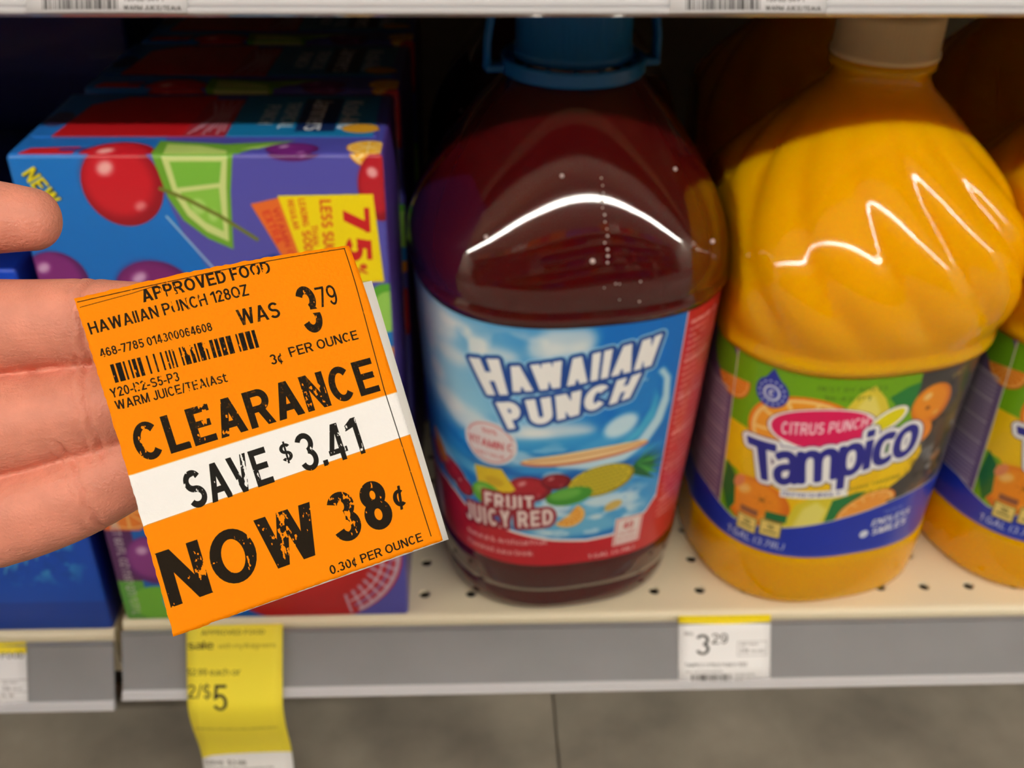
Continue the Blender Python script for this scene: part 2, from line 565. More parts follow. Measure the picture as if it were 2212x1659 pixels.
    def barcode(s, x, y, w, h, n=34, seed=1, color=(25, 22, 20), rot=0.0):
        rng = random.Random(seed)
        ws = [rng.choice((1, 1, 1, 2, 3)) for _ in range(2 * n)]
        u = w / sum(ws); cx = 0
        c, sn = math.cos(rot), math.sin(rot)
        for i, k in enumerate(ws):
            if i % 2 == 0: s.rect(x + cx * c, y + cx * sn, k * u, h, color, rot=rot)
            cx += k * u
    def grad(s, f, x0=0, y0=0, x1=None, y1=None):
        """f(x, y) -> rgb array 0..255"""
        X0, Y0 = int(x0 * s.ppm), int(y0 * s.ppm)
        X1 = s.W if x1 is None else int(x1 * s.ppm); Y1 = s.H if y1 is None else int(y1 * s.ppm)
        yy, xx = np.mgrid[Y0:Y1, X0:X1]
        s.a[Y0:Y1, X0:X1] = f((xx + .5) / s.ppm, (yy + .5) / s.ppm) / 255.0
    def noisemix(s, color, cell, lo, hi, alpha=1.0, seed=0, region=None, stretch=1.0):
        x0, y0, x1, y1 = region or (0, 0, s.w, s.h)
        X0, Y0, X1, Y1 = [int(v * s.ppm) for v in (x0, y0, x1, y1)]
        X0, Y0 = max(0, X0), max(0, Y0); X1, Y1 = min(s.W, X1), min(s.H, Y1)
        n = noise2(Y1 - Y0, int((X1 - X0) / stretch) + 1, cell * s.ppm, seed)
        if stretch != 1.0: n = n[:, np.minimum((np.arange(X1 - X0) / stretch).astype(int), n.shape[1] - 1)]
        n = n[:, :X1 - X0]
        m = np.clip((n - lo) / (hi - lo), 0, 1)[..., None] * alpha
        if region:
            hh, ww = m.shape[:2]
            fy = np.clip(np.minimum(np.arange(hh), hh - 1 - np.arange(hh)) / (hh * .22), 0, 1); fx = np.clip(np.minimum(np.arange(ww), ww - 1 - np.arange(ww)) / (ww * .18), 0, 1)
            m = m * (fy[:, None] * fx[None, :])[..., None]
        s.a[Y0:Y1, X0:X1] = s.a[Y0:Y1, X0:X1] * (1 - m) + np.array(color, np.float32) / 255 * m
    def image(s, name):
        im = bpy.data.images.new(name, s.W, s.H, alpha=False)
        px = np.ones((s.H, s.W, 4), np.float32)
        px[..., :3] = np.clip(s.a[::-1], 0, 1)
        im.pixels.foreach_set(px.ravel())
        im.update()
        im.pack()
        return im

def mixc(a, b, t):
    a = np.array(a, float); b = np.array(b, float)
    t = np.clip(t, 0, 1)[..., None]
    return a * (1 - t) + b * t
# ------------------------------------------------------------------ the shop around the shelf
M = {}
M['cream'] = mat('cream_enamel', (236, 224, 194), 0.38, bump=(60, .05, 2))
M['grey_pvc'] = mat('grey_channel', (140, 140, 143), 0.42, noise=(30, .05, 3))
M['rail'] = mat('channel_rail', (204, 204, 208), 0.2, coat=1.0)
M['shade_and_kick'] = mat('hole_shade_and_kick', (46, 42, 38), 0.6)  # dark tone paints the shade below the deck holes; kick plate shares it
M['under_enamel'] = mat('brown_underside', (136, 124, 106), 0.6)  # mid brown, toned for the light it bounces onto the jugs below
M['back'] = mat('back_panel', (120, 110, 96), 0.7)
M['tile'] = mat('floor_tile', (140, 131, 118), 0.5, noise=(11, .42, 6), bump=(90, .25, 4))
M['grout'] = mat('floor_grout', (112, 104, 92), 0.8)
M['ceiling'] = mat('ceiling_white', (232, 226, 214), 0.9)
M['lamp'] = mat('lamp_diffuser', (255, 250, 238), 0.5, emit=LAMP_POWER)
M['lamp_case'] = mat('lamp_housing', (225, 225, 222), 0.5)

FLOOR_Z = -0.14
floor = bm_obj('floor', box_bm(-10, 10, -6, 2, FLOOR_Z - .06, FLOOR_Z - .004), M['grout'])
tag(floor, kind='structure')
TS = 0.457
tme = None
for i in range(-3, 3):
    for j in range(-4, 1):
        x0 = 0.0403 + i * TS; y0 = 0.30 + j * TS - TS
        if tme is None:
            o = bm_obj('tile', box_bm(.0006, TS - .0006, .0006, TS - .0006, -.0045, 0, .0004, 1), M['tile'], floor)
            tme = o.data
        else:
            o = link(bpy.data.objects.new('tile', tme), floor)
        o.location = (x0, y0, FLOOR_Z)
ceil = bm_obj('ceiling', box_bm(-10, 10, -6, 2, 2.9, 3.0), M['ceiling'])
tag(ceil, kind='structure')
for nm, b in (('wall_back', (-10, 10, 2, 2.1, -.2, 3)), ('wall_front', (-10, 10, -6.1, -6, -.2, 3)), ('wall_left', (-10.1, -10, -6, 2, -.2, 3)), ('wall_right', (10, 10.1, -6, 2, -.2, 3))):
    tag(bm_obj(nm, box_bm(*b), M['ceiling']), kind='structure')

# fluorescent strip lights in long rows along the aisles
LAMP_ROWS = (-2.3,)
l0 = None
for ry in LAMP_ROWS:
    for k in range(-8, 8):
        if l0 is None:
            l0 = empty('ceiling_light', (0, 0, 0))
            bm_obj('housing', box_bm(0, 1.2, -.09, .09, -.02, .05, .005), M['lamp_case'], l0)
            bm_obj('diffuser', box_bm(.012, 1.188, -.06, .06, -.05, -.0201, .012), M['lamp'], l0)
            tag(l0, 'long white fluorescent strip light on the shop ceiling', 'lamp', 'fluorescent strip lights in rows on the ceiling')
            r = l0
        else:
            r = copy_tree(l0, (0, 0, 0))
        r.location = (k * 1.22 + .1, ry, 2.62)

# gondola across the aisle, seen only as a reflection in the bottles
opp = empty('shelving_unit', (0, -2.75, FLOOR_Z))
tag(opp, 'long shelving unit across the aisle stocked with small packs', 'shelf')
bm_obj('back_panel', box_bm(-6, 6, -.05, 0, 0, 2.1), M['cream'], opp)
for zz in (.12, .45, .78, 1.11, 1.44, 1.77):
    bm_obj('shelf_board', box_bm(-6, 6, 0, .38, zz - .03, zz), M['cream'], opp)
pal = [mat('pack_%s' % n, c, .4) for n, c in (('red', (190, 40, 35)), ('orange', (225, 120, 40)), ('blue', (50, 80, 170)), ('white', (225, 220, 210)), ('green', (80, 130, 60)), ('violet', (110, 60, 130)))]
v, f, fm = [], [], []
for zz in (.12, .45, .78, 1.11, 1.44, 1.77):
    x = -5.95
    while x < 5.9:
        c = random.randrange(6); wd = random.uniform(.06, .14); hh = random.uniform(.14, .27)
        for _ in range(random.randint(2, 5)):
            if x + wd > 5.95: break
            b = len(v)
            v += [(x + dx * (wd - .006), y, zz + dz * hh) for y in (.16, .34) for dz in (0, 1) for dx in (0, 1)]
            f += [(b, b + 1, b + 3, b + 2), (b + 4, b + 6, b + 7, b + 5), (b + 2, b + 3, b + 7, b + 6), (b, b + 2, b + 6, b + 4), (b + 1, b + 5, b + 7, b + 3), (b, b + 4, b + 5, b + 1)]
            fm += [c] * 6
            x += wd
o = mesh_obj('packs', v, f, None, opp, False, mats=pal, fmat=fm)
tag(o, kind='stuff')

# ------------------------------------------------------------------ the shelves
PITCH_H = 0.0254
HOLE_X0, HOLE_Y0 = -0.0386, 0.0405
def perforated_deck(name, x0, x1, parent, z=0.0, rows=14):
    """sheet with a grid of punched holes, turned down at the front"""
    v, f = [], []
    n0 = math.ceil((x0 - HOLE_X0) / PITCH_H + .5); n1 = math.floor((x1 - HOLE_X0) / PITCH_H - .5)
    K = 12; rr = .0031; h = PITCH_H / 2
    for i in range(n0, n1 + 1):
        for j in range(rows):
            cx = HOLE_X0 + i * PITCH_H; cy = HOLE_Y0 + j * PITCH_H
            b = len(v)
            for k in range(K):
                t = 2 * math.pi * (k + .5) / K
                c, s = math.cos(t), math.sin(t)
                q = h / max(abs(c), abs(s))
                v += [(cx + rr * c, cy + rr * s, -.0022), (cx + rr * c, cy + rr * s, -.0003), (cx + (rr + .0004) * c, cy + (rr + .0004) * s, 0), (cx + q * c, cy + q * s, 0)]
            for cxx, cyy in ((1, 1), (-1, 1), (-1, -1), (1, -1)):
                v.append((cx + cxx * h, cy + cyy * h, 0))
            for k in range(K):
                a, c = b + 4 * k, b + 4 * ((k + 1) % K)
                for m in range(3):
                    f.append((a + m, c + m, c + m + 1, a + m + 1))
            for q, k in ((0, 1), (1, 4), (2, 7), (3, 10)):
                f.append((b + 4 * k + 3, b + 4 * ((k + 1) % K) + 3, b + 4 * K + q))
    ya = HOLE_Y0 - h; yb = HOLE_Y0 + (rows - .5) * PITCH_H
    xa = HOLE_X0 + (n0 - .5) * PITCH_H; xb = HOLE_X0 + (n1 + .5) * PITCH_H
    def quad(a, b_, c, d):
        b = len(v); v.extend((a, b_, c, d)); f.append((b, b + 1, b + 2, b + 3))
    if xa > x0: quad((x0, ya, 0), (xa, ya, 0), (xa, yb, 0), (x0, yb, 0))
    if xb < x1: quad((xb, ya, 0), (x1, ya, 0), (x1, yb, 0), (xb, yb, 0))
    prof = [(ya, 0), (.0262, 0)]
    for k in range(1, 6):
        t = k / 5 * math.pi / 2
        prof.append((.0262 - .0042 * math.sin(t), -.0042 + .0042 * math.cos(t)))
    prof += [(.0215, -.028), (.035, -.030)]
    for a, b_ in zip(prof, prof[1:]):
        quad((x0, a[0], a[1]), (x1, a[0], a[1]), (x1, b_[0], b_[1]), (x0, b_[0], b_[1]))
    for xx in (x0, x1):
        quad((xx, .0225, -.0042), (xx, yb, -.0042), (xx, yb, -.03), (xx, .0225, -.03))
        quad((xx, .0262, 0), (xx, yb, 0), (xx, yb, -.0042), (xx, .0225, -.0042))
    o = mesh_obj(name, v, f, M['cream'], parent, False)
    return o

CH_T, CH_B = (0.0195, -0.0035), (0.0022, -0.0345)
def make_shelf(x0, x1, loc, label, under):
    root = empty('store_shelf', loc)
    tag(root, label, 'shelf')
    perforated_deck('deck', x0, x1, root)
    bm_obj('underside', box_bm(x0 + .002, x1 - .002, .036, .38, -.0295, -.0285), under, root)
    d = Vector((0, CH_B[0] - CH_T[0], CH_B[1] - CH_T[1])).normalized()
    nrm = Vector((0, d.z, -d.y))           # outward, towards the aisle and up
    def P(s, t): q = Vector((0, CH_T[0], CH_T[1])) + d * s + nrm * t; return (q.y, q.z)
    L = math.hypot(CH_B[0] - CH_T[0], CH_B[1] - CH_T[1])
    extrude_profile('price_channel', [P(0, .0006), P(.001, .0016), P(.0022, .0004), P(L - .004, .0004), P(L - .004, -.0015), P(0, -.0015)], x0, x1, M['grey_pvc'], root)
    rail = [P(L - .004, -.0015), P(L - .004, .0012)]
    for k in range(0, 9):
        t = k / 8 * math.pi
        rail.append(P(L - .004 + .0006 + .0012 * (1 - math.cos(t)), .0012 + .0008 * math.sin(t)))
    for k in range(0, 9):
        t = k / 8 * math.pi
        rail.append(P(L - .0008 + .0012 * (1 - math.cos(t)), .0014 + .001 * math.sin(t)))
    rail += [P(L + .0016, -.0015)]
    extrude_profile('rail', rail, x0, x1, M['rail'], root)
    return root

make_shelf(-.198, 1.02, (0, 0, 0), 'cream perforated lower shelf with grey price channel under the juice bottles', M['shade_and_kick'])
make_shelf(-1.2, -.2035, (0, -.0005, -.007), 'cream shelf section in the lower left corner, set slightly lower', M['shade_and_kick'])
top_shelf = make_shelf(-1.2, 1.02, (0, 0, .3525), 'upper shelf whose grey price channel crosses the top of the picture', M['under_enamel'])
top_shelf.rotation_euler.y = -.0057
top_shelf.location.z -= .0012
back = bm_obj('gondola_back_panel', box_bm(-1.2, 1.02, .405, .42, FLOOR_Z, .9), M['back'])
tag(back, 'dark back panel of the shelving behind the drinks', 'panel')
for x in (-.2007,):
    pass
base = bm_obj('kick_plate', box_bm(-1.2, 1.02, .105, .115, FLOOR_Z, -.0385), M['shade_and_kick'])
tag(base, 'dark kick plate recessed under the lower shelf', 'panel')
# ------------------------------------------------------------------ printed designs
def quad_warp(TL, TR, BR, BL):
    TL, TR, BR, BL = [np.array(p, float) for p in (TL, TR, BR, BL)]
    def f(p):          # p: x 0..1 along the line, y 0..1 upwards from the baseline
        x = p[:, :1]; y = p[:, 1:2]
        return (BL * (1 - x) + BR * x) * (1 - y) + (TL * (1 - x) + TR * x) * y
    return f

def qtext(A, s, q, layers):
    """text filling the quad q = TL, TR, BR, BL (mm); layers = (boldness, colour, grow mm) from back to front"""
    wf = quad_warp(*q)
    for bold, col, grow in layers:
        co, tr, w0 = text_tris(s, 'sans', bold)
        A.tris(wf(np.c_[co[:, 0] / w0, co[:, 1]]), tr, col, grow=grow)

def citrus_slice(A, cx, cy, rx, ry, rind, flesh, pith, rot=0.0, seg=9, a0=0.0, a1=2 * math.pi):
    A.ell(cx, cy, rx, ry, rind, rot=rot, a0=a0, a1=a1)
    A.ell(cx, cy, rx * .92, ry * .92, pith, rot=rot, a0=a0, a1=a1)
    c, s = math.cos(rot), math.sin(rot)
    da = (a1 - a0) / seg
    for k in range(seg):
        t0, t1 = a0 + da * (k + .08), a0 + da * (k + .92)
        pts = [(.08 * math.cos((t0 + t1) / 2), .08 * math.sin((t0 + t1) / 2))] + [(.84 * math.cos(t0 + (t1 - t0) * i / 5), .84 * math.sin(t0 + (t1 - t0) * i / 5)) for i in range(6)]
        A.poly([(cx + x * rx * c - y * ry * s, cy + x * rx * s + y * ry * c) for x, y in pts], flesh)

def ball(A, cx, cy, r, col, dark, light, ry=None):
    """printed picture of a round fruit (a drawing on the pack, with its drawn gloss)"""
    ry = ry or r
    A.ell(cx, cy, r, ry, dark)
    A.ell(cx - r * .08, cy - ry * .1, r * .86, ry * .86, col, soft=r * .10)
    A.ell(cx - r * .35, cy - ry * .42, r * .22, ry * .16, light, .8, rot=-.6, soft=r * .06)
    A.ell(cx + r * .35, cy + ry * .5, r * .16, ry * .10, light, .5, rot=-.5, soft=r * .05)

WHITE = (244, 244, 242)

# --- label of the red jug, 464 x 145.5 mm
def art_punch():
    A = Art(464.2, 145.5, 4.2, (30, 130, 205))
    def sky(x, y):
        t = np.clip((x - 150) / 110 - (y - 20) / 220, 0, 1)
        c = mixc((160, 214, 236), (0, 112, 206), t * 1.15 + np.clip((x - 215) / 50, 0, 1) * .5)
        s = np.clip((y - 48) / 22 + (x - 190) / 300, 0, 1)
        return mixc(c, (16, 116, 200), s)
    A.grad(sky)
    # clouds
    A.noisemix((226, 236, 238), 14, .48, .66, .95, 5, (120, 0, 222, 26))
    for cx, cy, rx, ry in ((216, 6, 13, 8), (208, 12, 9, 5), (152, 10, 14, 9), (140, 22, 9, 10), (160, 24, 12, 5), (186, 16, 10, 4), (222, 12, 6, 5), (168, 57, 14, 7), (155, 52, 12, 6), (180, 62, 12, 5), (146, 40, 8, 6), (196, 60, 16, 7), (214, 58, 18, 6)):
        A.ell(cx, cy, rx, ry, (236, 240, 238), .75, soft=2.2)
    # sea: streaked wave faces and the curling crest on the right
    for k, (x, y, w_, h_, c, r_) in enumerate(((205, 66, 44, 5, (40, 150, 218), -.1), (150, 78, 30, 6, (40, 140, 210), .25), (210, 84, 60, 6, (14, 92, 178), -.05), (180, 88, 50, 4, (90, 180, 226), .1), (230, 78, 40, 3, (60, 160, 222), -.1),
                                            (225, 112, 40, 14, (120, 196, 232), 0), (255, 104, 18, 16, (70, 160, 220), .2), (150, 96, 22, 10, (150, 206, 232), .5), (196, 76, 24, 2.5, (150, 208, 236), -.12), (238, 66, 18, 4, (70, 166, 224), -.3))):
        A.ell(x, y, w_, h_, c, .85, rot=r_, soft=1.6)
    A.noisemix((215, 236, 244), 5, .50, .66, .85, 9, (196, 94, 268, 130), 2.0)
    A.noisemix((10, 90, 178), 6, .55, .7, .6, 19, (150, 62, 262, 112), 3.0)
    A.noisemix((190, 226, 242), 5, .60, .72, .7, 29, (160, 60, 262, 112), 3.5)
    crest = [(212, 74), (228, 76), (243, 74), (254, 67), (261, 56), (264, 44), (263, 34), (259, 29), (262, 27), (267, 34), (268.5, 48), (266, 60), (259, 71), (248, 79), (232, 82), (214, 79)]
    A.poly(crest, (206, 234, 244), .9, soft=.9)
    A.poly([(228, 72), (243, 69), (252, 62), (258, 50), (259, 38), (262, 44), (261, 56), (254, 66), (243, 72), (230, 76)], (80, 190, 226), .8, soft=.8)
    A.ell(250, 40, 11, 14, (30, 130, 210), .8, rot=.3, soft=2)
    A.ell(244, 57, 9, 6, (214, 238, 246), .9, rot=-.5, soft=1.2)
    # surf board riding the wave
    A.ell(228, 73.5, 32, 3.6, (206, 120, 84), rot=-.10)
    A.ell(228, 72.3, 31, 3.0, (238, 206, 150), rot=-.10)
    A.line([(200, 75), (256, 69.4)], .9, (206, 140, 84))
    # fruit in the surf
    for k in range(9):
        a = -1.1 + k * .22
        A.poly([(251, 88), (251 + 21 * math.cos(a), 85 + 18 * math.sin(a)), (254, 82)], ((38, 124, 62), (70, 156, 70), (24, 96, 54))[k % 3])
    A.ell(237, 90, 17.5, 9.8, (150, 136, 30), rot=-.18); A.ell(236.5, 89.5, 16.2, 8.8, (204, 184, 44), rot=-.18)
    for i in range(-6, 7):
        for j in range(-3, 4):
            x = i * 2.5 + (j % 2) * 1.25; y = j * 2.3
            if (x / 15) ** 2 + (y / 8) ** 2 < 1: A.ell(236.5 + x * .98 + y * .18, 89.5 - x * .18 + y * .98, .85, .7, (142, 138, 34))
    ball(A, 201, 93, 11, (170, 36, 48), (120, 20, 36), (230, 170, 170), 8)
    ball(A, 214, 88, 7.5, (140, 26, 40), (96, 16, 30), (220, 150, 150), 5)
    A.ell(221, 98, 12, 5.8, (66, 146, 50), rot=-.15); A.ell(219, 96.5, 8, 3.2, (120, 190, 80), .7, rot=-.15, soft=.8)
    A.poly([(172, 84), (187, 82), (194, 94), (186, 101), (174, 98)], (226, 196, 40)); A.ell(183, 91, 5, 3, (200, 160, 30), .7, soft=.6)
    A.ell(178, 101, 8.5, 7.5, (96, 176, 56)); A.ell(176, 99, 4, 3, (160, 214, 100), .7, soft=.8)
    ball(A, 153, 98, 12, (186, 40, 50), (130, 24, 40), (230, 160, 160), 7); ball(A, 163, 103, 7, (170, 36, 46), (120, 20, 36), (230, 160, 160), 6)
    A.ell(140, 90, 10, 5, (226, 140, 40), rot=.6); A.ell(134, 98, 8, 5, (200, 60, 40), rot=.6)
    citrus_slice(A, 221, 111, 9, 8, (240, 170, 40), (236, 158, 46), (250, 214, 140), .2, 7, -1.2, 2.2)
    A.ell(245, 108, 5, 3, (214, 176, 80), .9, rot=-.4, soft=.4)
    # red foot and right hand panel
    RED = (196, 28, 44)
    foot = [(96, 145.6), (96, 112), (118, 116), (134, 112), (146, 110), (156, 112), (166, 117), (178, 120), (196, 124), (214, 128), (232, 130.5), (246, 129.5), (258, 125), (266, 118), (272, 108), (272, 145.6)]
    A.poly([(x, y - 1.6) for x, y in foot], WHITE)
    A.poly(foot, RED)
    A.rect(271.2, 0, 193, 146, RED); A.rect(0, 0, 96, 146, RED)
    A.line([(271.2, 0), (271.2, 112)], .7, (236, 190, 190))
    rng = random.Random(4)
    for k in range(34):
        y = 8 + k * 3.6
        A.text(''.join(rng.choice('aeinorst lmcd ') for _ in range(26)), 274, y, 1.5 if k % 6 else 2.6, (248, 206, 200), width=25 if k % 6 else 22, bold=.05 if k % 6 else .07)
    for k in range(30):
        y = 8 + k * 4.2
        A.rect(302, y, 60, 1.6 if k % 4 else 2.6, (236, 170, 166), .7)
    A.rect(122, 120, 13, 24, (236, 226, 222), .85); A.rect(30, 20, 60, 100, (240, 232, 228), .9)
    # seal
    A.ell(181, 67.5, 14, 13.2, (212, 216, 222)); A.ell(181, 67.5, 12.6, 11.8, (214, 120, 124)); A.ell(181, 67.5, 11.9, 11.1, (226, 216, 218))
    A.rect(167.5, 64, 27, 7.4, (226, 214, 216)); A.text('VITAMIN C', 181, 70.2, 4.6, (196, 70, 80), width=24, bold=.04, align='c')
    A.text('100%', 181, 62, 3, (206, 110, 116), bold=.04, align='c'); A.text('DAILY VALUE', 181, 75.6, 2.2, (206, 110, 116), bold=.03, align='c', width=15)
    # lettering
    navy = (22, 70, 150); pale = (150, 206, 238)
    hq = [(174, 20.5), (259.5, 7.5), (256.5, 24.5), (183.5, 42.2)]
    # the line is set word by word so that the first letter stands taller
    H1 = [(172.0, 21.5), (186.5, 18.0), (190.5, 36.5), (180.8, 39.0)]
    H2 = [(189.0, 21.5), (258.3, 8.5), (255.0, 24.5), (193.0, 34.5)]
    P1 = [(185.0, 42.5), (194.5, 40.0), (198.3, 54.0), (190.8, 56.5)]
    P2 = [(198.5, 39.0), (250.5, 28.0), (246.3, 41.0), (201.8, 53.0)]
    sets = ((H1, 'H'), (H2, 'AWAIIAN'), (P1, 'P'), (P2, 'UNCH'))
    for g, col in ((3.0, pale), (2.2, navy), (.25, WHITE)):
        for q, s in sets: qtext(A, s, q, ((.10, col, g),))
    A.text('TM', 252, 33, 1.6, (220, 230, 240))
    for s, q in (('FRUIT', [(177, 99.5), (203, 97.0), (203.5, 106.5), (177, 110)]), ('JUICY RED', [(163.5, 112), (213, 105.5), (213.5, 116), (164, 124.5)])):
        qtext(A, s, q, ((.07, (150, 20, 40), 1.9), (.08, (240, 224, 220), 0)))
    A.text('Natural & Artificial Fruit', 164, 134.0, 3.3, (240, 200, 198), rot=-.085, width=47, bold=.035)
    A.text('Flavored Juice Drink', 163.5, 141.4, 3.3, (240, 200, 198), rot=-.075, width=40, bold=.035)
    A.text('1 GAL (3.78L)', 234, 143.4, 2.8, (240, 210, 208), rot=-.01, width=28, bold=.035)
    A.rect(247.6, 118, 16.6, 19.5, (236, 224, 220)); A.rect(248.4, 118.8, 15, 17.9, (206, 80, 84)); A.rect(249, 119.4, 13.8, 16.7, (236, 220, 216))
    A.text('40', 255.8, 126.6, 4.8, (196, 60, 66), bold=.05, align='c'); A.text('CALORIES', 255.8, 130.4, 1.9, (200, 90, 94), align='c', width=11); A.text('PER SERVING', 255.8, 134, 1.6, (200, 90, 94), align='c', width=11.5)
    return A

# --- label of the citrus jug, 442 x 113.5 mm
def art_citrus():
    A = Art(442.2, 113.5, 4.2, (124, 178, 12))
    PUR = (112, 92, 132)
    A.rect(0, 0, 443, 114, (112, 170, 14))
    A.rect(238, 0, 30, 114, (56, 54, 56))
    # yellow swirls on the green
    A.poly([(128, 40), (150, 40), (180, 52), (215, 56), (240, 40), (248, 40), (246, 70), (232, 90), (200, 100), (165, 96), (150, 72), (128, 60)], (240, 196, 8))
    A.poly([(128, 66), (148, 68), (160, 78), (152, 84), (128, 84)], (118, 176, 16))
    A.poly([(225, 34), (240, 40), (238, 60), (226, 80), (206, 90), (186, 92), (170, 84), (200, 80), (222, 62)], (246, 206, 10))
    # dark photographic panel wrapping round the corner
    dark = [(230, -1), (300, -1), (300, 114), (226, 90), (220, 84), (228, 72), (240, 62), (244, 50), (238, 36), (231, 20)]
    A.poly(dark, (62, 60, 60))
    A.noisemix((150, 160, 168), 7, .60, .72, .85, 3, (240, 22, 300, 96)); A.noisemix((150, 90, 50), 9, .62, .72, .7, 8, (240, 30, 300, 90)); A.noisemix((30, 28, 30), 5, .6, .7, .8, 12, (236, 0, 300, 100))
    A.text('PACE', 250, 8, 3, (190, 170, 80), rot=-.35)
    # big orange half and lemon behind the logo
    citrus_slice(A, 178, 34, 27, 22, (236, 130, 20), (244, 160, 40), (252, 206, 120), -.1, 10)
    A.poly([(194, 20), (200, 9), (207, 4), (214, 12), (219, 22), (214, 32), (198, 30)], (226, 206, 60)); A.poly([(199, 20), (204, 11), (208, 10), (213, 20), (210, 28)], (240, 226, 120), .8, soft=.7)
    A.poly([(216, 12), (224, 7), (231, 5), (230, 22), (224, 22)], (36, 124, 56))
    ball(A, 241, 20, 11.5, (240, 148, 30), (214, 112, 20), (252, 220, 150), 12); A.ell(237, 36, 9, 8, (238, 140, 40), rot=.4); A.ell(239, 22, 1.4, 1.1, (150, 80, 20))
    # fruit along the foot
    ball(A, 161, 84, 19, (240, 144, 24), (222, 112, 16), (252, 210, 130), 16); A.ell(165, 80, 1.6, 1.2, (120, 90, 20))
    for k in range(6):
        a = k * math.pi / 3
        A.line([(165, 80), (165 + 5 * math.cos(a), 80 + 4 * math.sin(a))], .6, (200, 110, 20), .7)
    A.poly([(176, 96), (182, 78), (192, 70), (202, 72), (202, 90), (196, 98)], (222, 206, 50)); A.poly([(182, 94), (186, 80), (192, 75), (198, 80), (196, 92)], (240, 232, 130), .8, soft=.8)
    A.poly([(200, 74), (212, 70), (218, 70), (206, 82), (202, 90), (198, 90)], (30, 120, 60))
    citrus_slice(A, 220, 82, 17, 10, (232, 130, 24), (240, 156, 50), (250, 200, 120), -.45, 8, math.pi * .9, math.pi * 2.1)
    A.poly([(204, 90), (210, 82), (224, 74), (232, 80), (232, 92), (206, 96)], (240, 158, 60))
    A.poly([(142, 66), (148, 72), (150, 90), (146, 98), (140, 84)], (34, 110, 50)); A.ell(151, 74, 2.6, 5, (230, 140, 90), rot=.5)
    # nutrition panel on the left
    A.rect(60, 0, 79.5, 114, PUR); A.poly([(118, -1), (136, -1), (140, 6), (140, 26), (132, 22), (118, 10)], (104, 160, 20))
    citrus_slice(A, 138, 16, 12, 11, (214, 110, 20), (236, 136, 30), (246, 180, 90), .7, 8, -.9, 2.2)
    for k in range(26):
        y = 24 + k * 2.7
        A.rect(98, y, 38, 1.0 if k % 5 else 1.7, (206, 196, 206), .75)
    A.poly([(118, 96), (139.5, 70), (139.5, 114), (118, 114)], (190, 80, 50), .0)
    A.line([(139.6, 0), (139.6, 114)], .7, (226, 220, 200))
    # best before print on the green
    A.text('BEST BY APR 23', 181, 7.2, 2.6, (60, 90, 20), width=32, alpha=.75); A.text('18:42 P1', 184, 12.4, 2.6, (60, 90, 20), width=22, alpha=.7)
    # blue band at the foot
    top = [(56, 93), (110, 92), (128, 93), (140, 97), (150, 100), (160, 99.5), (172, 96.5), (190, 91.5), (208, 87), (222, 84), (236, 80), (250, 77), (300, 74)]
    A.poly([(x, y - .8) for x, y in top] + [(443, 73), (443, 114), (56, 114)], (200, 200, 190))
    A.poly(top + [(443, 74), (443, 114), (56, 114)], (24, 52, 178))
    A.line([(56, 112.6), (443, 112.6)], .8, (90, 100, 200))
    A.text('1 GAL (3.78L)', 147.5, 110.2, 4.6, (200, 206, 236), rot=-.02, width=33, bold=.03, skew=.12)
    A.text('ENDLESS', 250.5, 93.5, 4.4, WHITE, rot=-.10, width=24, bold=.04, skew=.2, align='r'); A.text('SMILES', 250, 100.5, 5.0, WHITE, rot=-.10, width=22, bold=.05, skew=.2, align='r'); A.ell(223.5, 100.5, 2.6, 2.6, (220, 228, 244))
    A.text('TASTE OF', 232, 88, 1.8, (200, 206, 236), rot=-.1, width=12)
    for x in (153, 166):
        A.rect(x, 93.5 if x < 160 else 92, 11.5, 10.5, (120, 110, 40)); A.rect(x + .6, 94.1 if x < 160 else 92.6, 10.3, 9.3, (238, 214, 120))
        A.text('30' if x < 160 else '15', x + 5.7, 99 if x < 160 else 97.6, 3.2, (90, 80, 30), bold=.04, align='c'); A.rect(x + 2, 100 if x < 160 else 98.8, 7.5, 1, (120, 110, 50))
    A.rect(168, 86, 11, 5.4, (20, 110, 60)); A.rect(154, 88, 10, 4, (150, 90, 60))
    # drop shaped badge
    A.poly([(160.5, 0.6), (164, 5.6), (167.6, 10), (155, 12), (157.6, 6)], (36, 48, 160)); A.ell(161, 14.2, 8.2, 8.6, (36, 48, 160)); A.ell(161, 14.6, 4.3, 4.5, (220, 226, 240)); A.ell(161, 14.6, 3.2, 3.4, (60, 72, 176))
    A.text('C', 161, 16.6, 3.8, WHITE, bold=.07, align='c')
    for k in range(14):
        t = 2 * math.pi * k / 14
        A.ell(161 + 6.2 * math.cos(t), 14.4 + 6.5 * math.sin(t), .55, .8, (190, 200, 236), rot=t)
    # logo: pink oval, yellow drop, name
    for rx, c in ((26.2, (120, 60, 90)), (25.7, WHITE), (24.0, (226, 20, 92))):
        A.ell(187, 29.5, rx, rx * .47, c, rot=-.12)
    A.poly([(168, 38), (186, 43.5), (206, 40), (214, 34), (218, 31), (214, 44), (190, 49), (170, 46)], WHITE)
    A.ell(205, 38.2, 5.2, 1.8, (230, 60, 110), rot=-.3)
    qtext(A, 'CITRUS PUNCH', [(168, 28.5), (208, 21.6), (208, 28), (168.6, 36)], ((.05, (250, 214, 224), 0),))
    for m, c in ((2.0, (120, 110, 50)), (1.6, WHITE), (0, (234, 222, 8))):
        A.ell(218.5, 25.5, 9.2 + m, 4.2 + m, c, rot=-.62); 
        if not m: A.poly([(210.5, 29), (213, 33.5), (209, 36.5)], c)
    tq = [(153, 45.5), (237.5, 31.5), (236, 50.5), (159, 66.5)]
    T1 = [(152, 45.0), (167, 43.6), (169.5, 66.0), (159.5, 67.2)]
    T2 = [(165.5, 42.0), (236.5, 24.5), (238.0, 48.5), (170, 66.5)]
